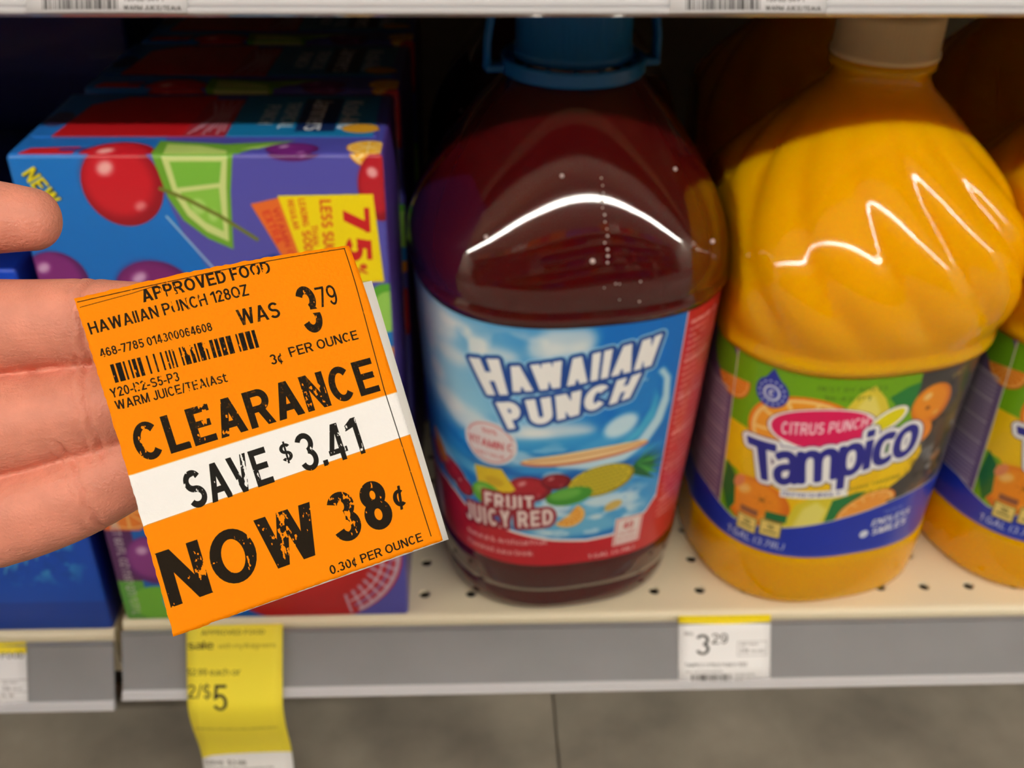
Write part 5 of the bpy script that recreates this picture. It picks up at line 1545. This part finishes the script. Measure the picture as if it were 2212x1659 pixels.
# --- the clearance tag, 56 x 62 mm
def art_tag():
    A = Art(56, 62, 22, (255, 142, 0))
    A.poly([(-1, 32.75), (57, 31.1), (57, 39.9), (-1, 41.9)], (246, 245, 244))
    A.line([(-1, 32.7), (57, 31.05)], .16, (236, 196, 140)); A.line([(-1, 41.95), (57, 39.95)], .16, (226, 150, 60))
    K = (20, 18, 15)
    # printing worn away in patches
    n = noise2(A.H, int(A.W * 1.9) + 2, 22, 11, 4)[:, :int(A.W * 1.9)]
    n = n[:, (np.arange(A.W) * 1.9).astype(int)]
    yy, xx = np.mgrid[0:A.H, 0:A.W]; X = (xx + .5) / 22; Y = (yy + .5) / 22
    thr = np.full(n.shape, .80)
    for cx, cy, rx, ry, amt in ((16.5, 27, 3.2, 3.6, .27), (4.5, 27.5, 1.6, 3, .2), (38, 26.5, 2.2, 3, .2), (25, 50.5, 2.4, 6.5, .26), (38.5, 50, 2.6, 4.5, .29), (31.5, 50, 1.6, 5, .16), (42, 37.5, 1.4, 3.5, .24), (21, 38, 1.6, 4.5, .22), (11, 37, 1.5, 3, .17), (18, 13.0, 4.5, 3.2, .27), (17.5, 6.0, 3.0, 1.6, .28),
                                (15.5, 2.6, 2, 1.3, .26), (35.5, 2.2, 2.2, 1.3, .28), (42.4, 11.8, 2, 1.2, .26), (35.2, 19, 1.5, 1.4, .34), (8, 52, 1.6, 4, .2), (18, 52, 1.4, 4.6, .22), (17.5, 20, 3, 1.2, .24), (6, 18, 1.3, 1, .25), (45, 45, 2, 3, .12)):
        thr = thr - amt * np.exp(-((X - cx) / rx) ** 2 - ((Y - cy) / ry) ** 2)
    A.wear = np.clip((thr - n) / .015, 0, 1).astype(np.float32)
    def T(s, x0, x1, y, h, bold=.03, y1=None, a=.95):
        rot = math.atan2((y1 - y) if y1 is not None else 0, x1 - x0)
        if h < 3.2: bold += .014
        A.text(s, x0, y, h, K, rot=rot, width=x1 - x0, bold=bold, alpha=a)
    T('APPROVED FOOD', 11.6, 37.4, 3.55, 2.3, .035, 3.0)
    T('HAWAIIAN PUNCH 128OZ', .9, 31.6, 6.9, 2.15, .02, 6.4)
    T('WAS', 28.0, 36.6, 11.6, 3.0, .02)
    T('3', 40.6, 44.9, 15.9, 9.2, .05); T('79', 45.1, 49.4, 11.4, 4.0, .01)
    A.line([(40, 11.6), (45.6, 11.9)], .75, (255, 142, 0))
    T('468-7785 014300064608', 1.4, 22.6, 11.3, 1.55, .02)
    A.barcode(2.5, 12.9, 29, 3.35, 26, 12, K)
    T('Y20-B2-S5-P3', 1.1, 13.9, 18.7, 1.7, .02)
    T('WARM JUICE/TEA(Ast', 1.3, 22.6, 21.0, 1.7, .02)
    T('3¢', 31.9, 34.6, 20.0, 1.9, .02); T('PER OUNCE', 36.1, 51.3, 19.4, 1.85, .02, 19.0)
    T('CLEARANCE', 2.6, 52.6, 31.1, 6.9, .06, 30.0)
    T('SAVE', 9.2, 26.0, 41.7, 6.9, .05, 41.2); T('$', 28.6, 30.9, 38.2, 3.4, .04); T('3.41', 32.0, 45.6, 41.2, 7.3, .03, 40.9)
    T('NOW', .9, 31.6, 57.0, 9.9, .06, 56.6); T('38', 34.6, 47.4, 56.2, 9.6, .065, 56.0); T('¢', 48.3, 51.2, 53.0, 4.4, .035)
    T('0.30¢ PER OUNCE', 31.6, 51.9, 61.1, 1.7, .02, 60.8)
    A.line([(.3, .75), (20, .95), (54.9, .55)], .16, K, .85); A.line([(.5, 1.75), (10, 1.5), (15, 1.1)], .13, K, .7)
    A.line([(54.7, .6), (54.1, 12), (53.4, 30), (53.6, 45), (53.8, 60.5)], .2, K, .9)
    A.wear = None
    A.noisemix((240, 130, 0), .5, .62, .75, .25, 31, (0, 0, 56, 31))
    return A

T_ = {}
def img_mat(key, art, rough=.4, coat=0.0, interp='Cubic', bump=None, sss=0.0):
    M[key] = mat(key, (200, 200, 200), rough, coat=coat, img=art.image(key), interp=interp, bump=bump, sss=sss)
img_mat('punch_label', art_punch(), .32, .25)
img_mat('citrus_label', art_citrus(), .30, .3)
img_mat('fruit_front', art_fruit_front(), .36, .2)
img_mat('fruit_top', art_fruit_top(), .36, .2)
img_mat('splash_front', art_splash(), .36, .2)
img_mat('ticket_329', art_329(), .5)
img_mat('ticket_food', art_food(), .5)
img_mat('ticket_upper', art_upper(), .5)
img_mat('sale_strip', art_strip(), .55)
img_mat('tag_print', art_tag(), .7, bump=(1400, .2, 3))
M['tag_print'].node_tree.nodes['Principled BSDF'].inputs['Specular IOR Level'].default_value = .12
M['fruit_side'] = mat('carton_side', (86, 60, 150), .36, coat=.2)
M['violet_card'] = mat('carton_back', (84, 82, 176), .4)
M['navy_card'] = mat('navy_card', (8, 34, 120), .38, coat=.15)
M['tag_back'] = mat('tag_backing', (240, 239, 236), .6)
M['skin'] = mat('skin', (225, 146, 124), .42, sss=.14, sss_r=(.006, .0022, .0012), noise=(160, .10, 5), bump=(1500, .35, 4))
M['nail'] = mat('fingernail', (226, 176, 160), .3, coat=.3)
# ------------------------------------------------------------------ cartons
def make_carton(name, size, mats, loc, rz, label, cat='box', bev=.0022, bulge=0.0, group=None, flap=True):
    """origin at bottom centre; mats = front, top, side, other"""
    W_, D_, H_ = size
    root = empty(name, loc, rz)
    tag(root, label, cat, group)
    bm = bmesh.new()
    bmesh.ops.create_cube(bm, size=1)
    bmesh.ops.subdivide_edges(bm, edges=bm.edges[:], cuts=5, use_grid_fill=True)
    for v_ in bm.verts:
        x, y, z = v_.co
        bx = (1 - (2 * y) ** 2) * (1 - (2 * z) ** 2)
        by = (1 - (2 * x) ** 2) * (1 - (2 * z) ** 2)
        v_.co = Vector((x * (W_ + (bulge * bx if abs(x) > .49 else 0)), y * (D_ + (2 * bulge * by if abs(y) > .49 else 0)), (z + .5) * H_))
    ed = [e for e in bm.edges if len(e.link_faces) == 2 and e.link_faces[0].normal.angle(e.link_faces[1].normal) > 1.0]
    bmesh.ops.bevel(bm, geom=ed, offset=bev, segments=3, affect='EDGES', profile=.5)
    bmesh.ops.recalc_face_normals(bm, faces=bm.faces)
    ul = bm.loops.layers.uv.new('UVMap')
    for f_ in bm.faces:
        n = f_.normal
        if n.z > .72: k = 1
        elif n.y < -.5 and abs(n.y) >= abs(n.x): k = 0
        elif abs(n.x) > .7: k = 2
        else: k = 3
        f_.material_index = k
        f_.smooth = True
        for lp in f_.loops:
            x, y, z = lp.vert.co
            if k == 1: lp[ul].uv = (x / W_ + .5, y / D_ + .5)
            elif k == 0: lp[ul].uv = (x / W_ + .5, z / H_)
            elif k == 2: lp[ul].uv = ((y / D_ + .5) if n.x > 0 else (.5 - y / D_), z / H_)
            else: lp[ul].uv = (.5 - x / W_, z / H_)
    me = bpy.data.meshes.new('body')
    bm.to_mesh(me); bm.free()
    for m in mats: me.materials.append(m)
    link(bpy.data.objects.new('body', me), root)
    if flap:        # glued end flap standing a little proud of the top, and its tear line
        me2 = bm_obj('flap', box_bm(-W_ / 2 + .004, W_ / 2 - .004, -D_ / 2 + .020, D_ / 2 - .006, H_ - .0002, H_ + .0006, .0003, 1), mats[1], root)
        u2 = me2.data.uv_layers.new(name='UVMap')
        for p in me2.data.polygons:
            for li in p.loop_indices:
                c = me2.data.vertices[me2.data.loops[li].vertex_index].co
                u2.data[li].uv = (c.x / W_ + .5, c.y / D_ + .5)
    return root

C0 = make_carton('drink_carton', (.1492, .082, .2565), [M['fruit_front'], M['fruit_top'], M['fruit_side'], M['violet_card']], (-.1215, .0648, 0), R(0.3),
                 'blue and violet fruit printed drink carton standing behind the orange tag', bulge=.002)
C1 = copy_tree(C0, (-.1190, .155, 0), R(-.8), 'drink carton in the dark directly behind the fruit printed one')
C2 = copy_tree(C0, (-.1170, .245, 0), R(.8), 'drink carton farthest back in the dark on the left')
B0 = make_carton('water_carton', (.165, .085, .2130), [M['splash_front'], M['navy_card'], M['navy_card'], M['navy_card']], (-.2865, .0665, -.007), R(0),
                 'bright blue carton with a water splash behind the hand, at the left edge', flap=False)
B1 = copy_tree(B0, (-.2875, .160, -.007), R(1), 'dark blue carton in shadow behind the bright blue one')
B2 = make_carton('tall_carton', (.19, .09, .285), [M['navy_card']] * 4, (-.300, .262, -.007), R(2), 'tall navy carton at the back of the left shelf', flap=False)

# ------------------------------------------------------------------ price tickets in the channels
def slope_ticket(x0, x1, s0, s1, material, shelf_z, label, shelf_y=0.0, lift=.0010, name='price_ticket'):
    """paper ticket lying on the sloping channel face; s = distance down the slope"""
    d = Vector((0, CH_B[0] - CH_T[0], CH_B[1] - CH_T[1])).normalized()
    nrm = Vector((0, d.z, -d.y))
    v, f, uv = [], [], []
    base = Vector((0, CH_T[0] + shelf_y, CH_T[1] + shelf_z))
    N = 8
    org = base + d * ((s0 + s1) / 2) + nrm * lift + Vector(((x0 + x1) / 2, 0, 0))
    for side, tk in ((0, 0), (1, -.0003)):
        for j in range(5):
            for i in range(N + 1):
                u_ = i / N; t = j / 4
                bow = .0006 * math.sin(math.pi * u_)
                p = base + d * (s0 + (s1 - s0) * t) + nrm * (lift + bow + tk) + Vector((x0 + (x1 - x0) * u_, 0, 0)) - org
                v.append(p); uv.append((u_, 1 - t))
    m = (N + 1) * 5
    for j in range(4):
        for i in range(N):
            a = j * (N + 1) + i
            f.append((a, a + N + 1, a + N + 2, a + 1))
            f.append((m + a, m + a + 1, m + a + N + 2, m + a + N + 1))
    rim = [i for i in range(N + 1)] + [(j) * (N + 1) + N for j in range(1, 5)] + [4 * (N + 1) + i for i in range(N - 1, -1, -1)] + [j * (N + 1) for j in range(3, 0, -1)]
    for a, b in zip(rim, rim[1:] + rim[:1]): f.append((a, b, b + m, a + m))
    o = mesh_obj(name, v, f, material, None, True, uvs=uv, loc=org)
    tag(o, label, 'price tag')
    return o

CHL = math.hypot(CH_B[0] - CH_T[0], CH_B[1] - CH_T[1])
slope_ticket(.0985, .1487, -.0035, CHL - .002, M['ticket_329'], 0, 'white price ticket reading 3.29 with a yellow top edge on the lower channel')
slope_ticket(-.2985, -.2487, -.0010, CHL - .001, M['ticket_food'], -.007, 'white ticket with yellow top edge at the lower left corner', shelf_y=-.0005)
k1 = slope_ticket(-.1645, -.1095, .004, CHL + .0005, M['ticket_upper'], .3525, 'white barcode ticket on the upper channel above the carton')
k2 = slope_ticket(.0590, .1150, .004, CHL + .0005, M['ticket_upper'], .3525, 'white barcode ticket on the upper channel above the yellow jug')

for k_ in (k1, k2):
    k_.rotation_euler.y = -.0057
    k_.location.z += -.0012 + .0057 * k_.location.x
    k_.location.y -= .0018
# long yellow sale strip hanging from the lower channel
def hanging_strip():
    path = [(.0210, .0005), (.0150, -.0075), (.0085, -.0175), (.0020, -.0285), (-.0018, -.0355), (-.0026, -.043), (-.0020, -.052), (-.0002, -.062), (.0018, -.072), (.0026, -.082), (.0018, -.092), (-.0004, -.102), (-.0030, -.112), (-.0050, -.121)]
    pr = []
    for i in range(len(path) - 1):
        for k in range(3):
            t = k / 3
            p0 = path[max(0, i - 1)]; p1 = path[i]; p2 = path[i + 1]; p3 = path[min(len(path) - 1, i + 2)]
            pr.append(tuple(.5 * (2 * p1[c] + (p2[c] - p0[c]) * t + (2 * p0[c] - 5 * p1[c] + 4 * p2[c] - p3[c]) * t * t + (3 * p1[c] - p0[c] - 3 * p2[c] + p3[c]) * t ** 3) for c in (0, 1)))
    pr.append(path[-1])
    cum = [0]
    for a, b in zip(pr, pr[1:]): cum.append(cum[-1] + math.hypot(a[0] - b[0], a[1] - b[1]))
    v, f, uv = [], [], []
    N = 8
    for side in (0, 1):
        for j, (y, z) in enumerate(pr):
            t = cum[j] / cum[-1]
            xl = -.1632 - .0012 * t + .0008 * math.sin(3 * t); xr = -.1128 - .0012 * t
            for i in range(N + 1):
                u_ = i / N
                bow = .0022 * t * math.sin(math.pi * u_)
                v.append((xl + (xr - xl) * u_ + .138, y - .0022 - bow + side * .0003, z)); uv.append((u_, 1 - t))
    m = (N + 1) * len(pr)
    for j in range(len(pr) - 1):
        for i in range(N):
            a = j * (N + 1) + i
            f.append((a, a + N + 1, a + N + 2, a + 1))
            f.append((m + a, m + a + 1, m + a + N + 2, m + a + N + 1))
    n = len(pr) - 1
    rim = [i for i in range(N + 1)] + [j * (N + 1) + N for j in range(1, n + 1)] + [n * (N + 1) + i for i in range(N - 1, -1, -1)] + [j * (N + 1) for j in range(n - 1, 0, -1)]
    for a, b in zip(rim, rim[1:] + rim[:1]): f.append((a, b, b + m, a + m))
    o = mesh_obj('sale_strip', v, f, M['sale_strip'], None, True, uvs=uv, loc=(-.138, 0, 0))
    tag(o, 'long yellow two for five dollars sale strip hanging below the lower shelf', 'price tag')
    o['length'] = cum[-1]
hanging_strip()
# ------------------------------------------------------------------ orange clearance tag, held up close
HELD = Matrix.Translation(CAM_POS) @ CAM_ROT.to_4x4() @ Matrix.Translation((0, 0, -.190))
def held_world(p): return HELD @ (Vector(p) / 1000.0)

def bil(u, v_):
    TL, TR, BR, BL = Vector((-78.26, 15.26, 8.0)), Vector((-32.20, 28.10, -14.0)), Vector((-13.75, -31.14, -13.0)), Vector((-60.14, -44.96, 9.0))
    return (TL * (1 - u) + TR * u) * (1 - v_) + (BL * (1 - u) + BR * u) * v_

def tag_surface(u, v_):
    p = bil(u, v_)
    n = Vector((.42, .05, .9)).normalized()
    bow = math.sin(math.pi * u) * (1.6 * (1 - v_) ** 2 * .6 - .5 * v_)
    curl = -(max(0, .22 - v_) / .22) ** 2 * 1.5 * (1.2 * u)
    side = Vector((-1, -.25, 0)) * (.45 * math.sin(math.pi * v_) * (1 - u))
    edge = Vector((.3, 1, 0)).normalized() * (-.9 * math.sin(math.pi * u) * (1 - v_) ** 3 * -1)
    return p + n * (bow + curl) - side * .9 + edge * .9

def sheet(name, surf, material, parent, thick=.18, nu=40, nv=44, rough_edge=0.0, back=None, seed=3):
    rng = random.Random(seed)
    v, f, uv = [], [], []
    for side in (0, 1):
        rng = random.Random(seed)
        for j in range(nv + 1):
            for i in range(nu + 1):
                u_, t = i / nu, j / nv
                p = surf(u_, t)
                if rough_edge and (i in (0,) or j in (0, nv)):
                    p = p + Vector((rng.uniform(-1, 1), rng.uniform(-1, 1), 0)) * rough_edge
                if side: p = p + Vector((-.35, 0, -.93)) * thick
                v.append(Vector(p) / 1000); uv.append((u_, 1 - t))
    m = (nu + 1) * (nv + 1)
    for j in range(nv):
        for i in range(nu):
            a = j * (nu + 1) + i
            f.append((a, a + nu + 1, a + nu + 2, a + 1))
            f.append((m + a, m + a + 1, m + a + nu + 2, m + a + nu + 1))
    rim = [i for i in range(nu + 1)] + [j * (nu + 1) + nu for j in range(1, nv + 1)] + [nv * (nu + 1) + i for i in range(nu - 1, -1, -1)] + [j * (nu + 1) for j in range(nv - 1, 0, -1)]
    for a, b in zip(rim, rim[1:] + rim[:1]): f.append((a, b, b + m, a + m))
    nf = nu * nv * 2
    fm = [0 if k % 2 == 0 else 1 for k in range(nf)] + [1] * len(rim)
    return mesh_obj(name, v, f, None, parent, True, uvs=uv, mats=[material, back or material], fmat=fm)

tag_root = empty('clearance_tag', (0, 0, 0))
tag_root.matrix_world = HELD
tag(tag_root, 'orange clearance tag with a white band held up by the fingers', 'price tag')
sheet('ticket', tag_surface, M['tag_print'], tag_root, rough_edge=.10, nu=70, nv=76, back=M['tag_back'])
def backing(u, v_):
    a = bil(.02 + .985 * u, .125 + .878 * v_)
    return a + Vector((.75 * u + .55 * u * (1 - v_), .1, -1.1 - .8 * (1 - v_)))
sheet('backing_sheet', backing, M['tag_back'], tag_root, nu=12, nv=12)

# ------------------------------------------------------------------ the hand
def build_hand():
    P = {
     'index':  [(-196, -8, -22, 11.0, 9), (-168, 4, -19, 10.6, 9.6), (-143, 9.0, -15, 9.9, 9.3), (-120, 11.2, -12, 9.4, 8.8), (-102, 11.3, -9.8, 9.7, 8.9), (-90, 11.4, -8.6, 8.9, 8.2), (-79, 11.3, -8.0, 8.75, 7.9), (-68, 11.0, -8.6, 8.5, 7.4), (-58, 10.2, -9.5, 7.7, 6.4)],
     'middle': [(-200, -18, -24, 11.0, 9), (-170, -13, -20, 10.8, 9.8), (-146, -12.0, -16, 10.2, 9.4), (-122, -10.6, -13, 9.7, 9), (-102, -8.3, -11, 10.1, 9.2), (-90, -6.2, -10, 9.3, 8.4), (-79, -4.0, -9.4, 9.05, 8.1), (-67, -.6, -9.8, 8.6, 7.6), (-55, 3.2, -10.5, 7.7, 6.4)],
     'ring':   [(-204, -28, -24, 11.0, 9), (-174, -31, -21, 10.6, 9.4), (-150, -34.0, -17.5, 9.9, 9), (-124, -31.8, -15, 9.5, 8.6), (-103, -27.4, -13.4, 9.5, 8.6), (-91, -23.2, -12.6, 8.9, 8), (-81, -19.0, -12.2, 8.4, 7.7), (-70, -12.6, -12.4, 7.9, 7.2), (-60, -7.6, -12.8, 7.0, 6.0)],
     'pinky':  [(-206, -36, -24, 10.5, 9), (-184, -46, -22, 10, 9), (-165, -54, -21, 8.9, 8.4), (-148, -60, -25, 8.2, 7.8), (-139, -59, -33, 8.1, 7.6), (-137, -54, -43, 7.4, 7), (-143, -47, -48, 6.8, 6.4), (-150, -42, -47, 5.8, 5.4)],
     'thumb':  [(-216, -14, -20, 14, 12), (-196, 6, -17, 14.5, 12.5), (-172, 22, -15, 12.0, 11), (-150, 30.5, -14, 10.0, 9.4), (-134, 33.2, -13.5, 9.6, 8.8), (-118, 34.0, -13.2, 9.2, 8.2), (-106, 33.4, -13.2, 8.0, 7.2), (-96.0, 32.8, -13.4, 6.5, 5.4)],
     'wrist':  [(-200, -22, -24, 26, 14), (-222, -30, -25, 27, 17), (-245, -42, -27, 27, 19), (-290, -70, -32, 31, 24), (-360, -114, -40, 38, 32), (-430, -158, -48, 42, 38)],
     'palm':   [(-150, -12, -18, 20, 10.5), (-165, -18, -21, 33, 12.5), (-185, -21, -23, 34, 14), (-205, -23, -24, 29, 15)],
    }
    for k_, dy_ in (('index', .45), ('middle', -.15), ('ring', -.65), ('pinky', -.8)):
        P[k_] = [(p[0], p[1] + (dy_ if p[0] > -96 else dy_ * .3), *p[2:]) for p in P[k_]]
    v, f = [], []
    S = 28
    def lofted(pts):
        Q = []
        A = [np.array(p, float) for p in pts]
        for i in range(len(A) - 1):
            p0 = A[max(0, i - 1)]; p1 = A[i]; p2 = A[i + 1]; p3 = A[min(len(A) - 1, i + 2)]
            for k in range(6):
                t = k / 6
                Q.append(.5 * (2 * p1 + (p2 - p0) * t + (2 * p0 - 5 * p1 + 4 * p2 - p3) * t * t + (3 * p1 - p0 - 3 * p2 + p3) * t ** 3))
        Q.append(A[-1])
        # rounded ends
        def endcap(last, prev):
            d = last[:3] - prev[:3]; d /= np.linalg.norm(d)
            out = []
            L = (last[3] + last[4]) / 2 * .95
            for k in range(1, 8):
                t = k / 8 * math.pi / 2
                q = last.copy(); q[:3] = last[:3] + d * L * math.sin(t); q[3:] = last[3:] * max(math.cos(t), .06) ** .9
                out.append(q)
            return out
        Q = endcap(Q[0], Q[1])[::-1] + Q + endcap(Q[-1], Q[-2])
        b = len(v)
        for i, q in enumerate(Q):
            d = Q[min(i + 1, len(Q) - 1)][:3] - Q[max(0, i - 1)][:3]
            d = Vector(d).normalized()
            n = Vector((0, 0, 1)); n = (n - d * n.dot(d)).normalized()      # towards the viewer: palm side
            s = d.cross(n).normalized()
            for k in range(S):
                t = 2 * math.pi * k / S
                v.append(Vector(q[:3]) + s * math.cos(t) * q[3] * (.965 if q[0] > -112 else 1) + n * math.sin(t) * q[4])
        for i in range(len(Q) - 1):
            for k in range(S):
                x, y = b + i * S + k, b + i * S + (k + 1) % S
                f.append((x, y, y + S, x + S))
        f.append(tuple(b + k for k in range(S - 1, -1, -1))); f.append(tuple(b + (len(Q) - 1) * S + k for k in range(S)))
    for k in P: lofted(P[k])
    me = bpy.data.meshes.new('hand_raw')
    me.from_pydata([tuple(x) for x in v], [], f)
    bm = bmesh.new(); bm.from_mesh(me); bmesh.ops.recalc_face_normals(bm, faces=bm.faces); bm.to_mesh(me); bm.free()
    o = bpy.data.objects.new('hand_raw', me); COL.objects.link(o)
    md = o.modifiers.new('r', 'REMESH'); md.mode = 'VOXEL'; md.voxel_size = .5
    sm = o.modifiers.new('s', 'SMOOTH'); sm.factor = .5; sm.iterations = 5
    dg = bpy.context.evaluated_depsgraph_get(); dg.update()
    e = o.evaluated_get(dg)
    m2 = bpy.data.meshes.new_from_object(e)
    bpy.data.objects.remove(o)
    # creases across the finger joints and fine folds: (point on crease, direction of finger, depth, width, y-extent)
    n = len(m2.vertices)
    co = np.empty(n * 3); m2.vertices.foreach_get('co', co); co = co.reshape(-1, 3)
    no = np.empty(n * 3); m2.vertices.foreach_get('normal', no); no = no.reshape(-1, 3)
    CR = []
    for nm, js in (('index', ((-80.6, 11.3, 1.0), (-83.2, 11.3, .45), (-103, 11.3, .9), (-106, 11.3, .6))), ('middle', ((-80.2, -4.6, 1.0), (-82.6, -4.9, .5), (-104, -8.6, .9), (-107, -8.9, .6))),
                   ('ring', ((-83, -19.8, .9), (-85.3, -20.3, .45), (-105, -28, .9))), ('thumb', ((-131, 33.5, .8), (-134, 33.3, .6)))):
        for x, y, dep in js: CR.append((x, y, dep, nm))
    DIR = {'index': (1, .02), 'middle': (.985, .19), 'ring': (.93, .36), 'thumb': (1, .02)}
    HW = {'index': 9.8, 'middle': 10.2, 'ring': 9.8, 'thumb': 10}
    for x, y, dep, nm in CR:
        dx, dy = DIR[nm]
        a = (co[:, 0] - x) * dx + (co[:, 1] - y) * dy
        b = -(co[:, 0] - x) * dy + (co[:, 1] - y) * dx
        a = a - .9 * np.cos(b / HW[nm] * 1.5) + .5 + .25 * np.sin(b * 1.3)
        g = np.exp(-(a / .42) ** 2) * .55 - .16 * np.exp(-((np.abs(a) - 1.6) / .9) ** 2)
        m = np.clip((HW[nm] + .6 - np.abs(b)) / 1.5, 0, 1) * np.clip(no[:, 2] * 1.6 + .3, 0, 1)
        co -= no * (g * m * dep * 1.05)[:, None]
    # slight waviness of the flesh
    wv = .12 * np.sin(co[:, 0] * .23 + co[:, 1] * .11) + .08 * np.sin(co[:, 1] * .5 - co[:, 0] * .13)
    co += no * wv[:, None]
    m2.vertices.foreach_set('co', (co / 1000).ravel())
    m2.update()
    m2.name = 'skin'
    return m2

hand_root = empty('hand', (0, 0, 0))
hand_root.matrix_world = HELD
tag(hand_root, 'left hand, palm facing out, three fingers behind the orange tag and thumb above', 'person')
hm = build_hand()
hm.materials.clear(); hm.materials.append(M['skin'])
hm.polygons.foreach_set('use_smooth', [True] * len(hm.polygons))
ho = bpy.data.objects.new('skin', hm)
link(ho, hand_root)
# nails on the far side of the fingers
for (x, y, z, w_, l_, a) in ((-57, 10.2, -16.6, 5.8, 6.5, 0), (-54, 3.4, -17.4, 5.8, 6.5, .25), (-59, -7.4, -19.4, 5.2, 6, .45), (-103, 33.4, -20.6, 5.6, 6.0, 0)):
    vv, ff = [], []
    for j in range(7):
        for i in range(9):
            s = -1 + 2 * i / 8; t = -1 + 2 * j / 6
            px = t * l_; py = s * w_ * (1 - .12 * max(0, t) ** 2)
            pz = 1.9 * (s * s) + .6 * t * t
            vv.append(((x + px * math.cos(a) - py * math.sin(a)) / 1000, (y + px * math.sin(a) + py * math.cos(a)) / 1000, (z + pz) / 1000))
    for j in range(6):
        for i in range(8):
            q = j * 9 + i; ff.append((q, q + 1, q + 10, q + 9))
    mesh_obj('fingernail', vv, ff, M['nail'], hand_root)
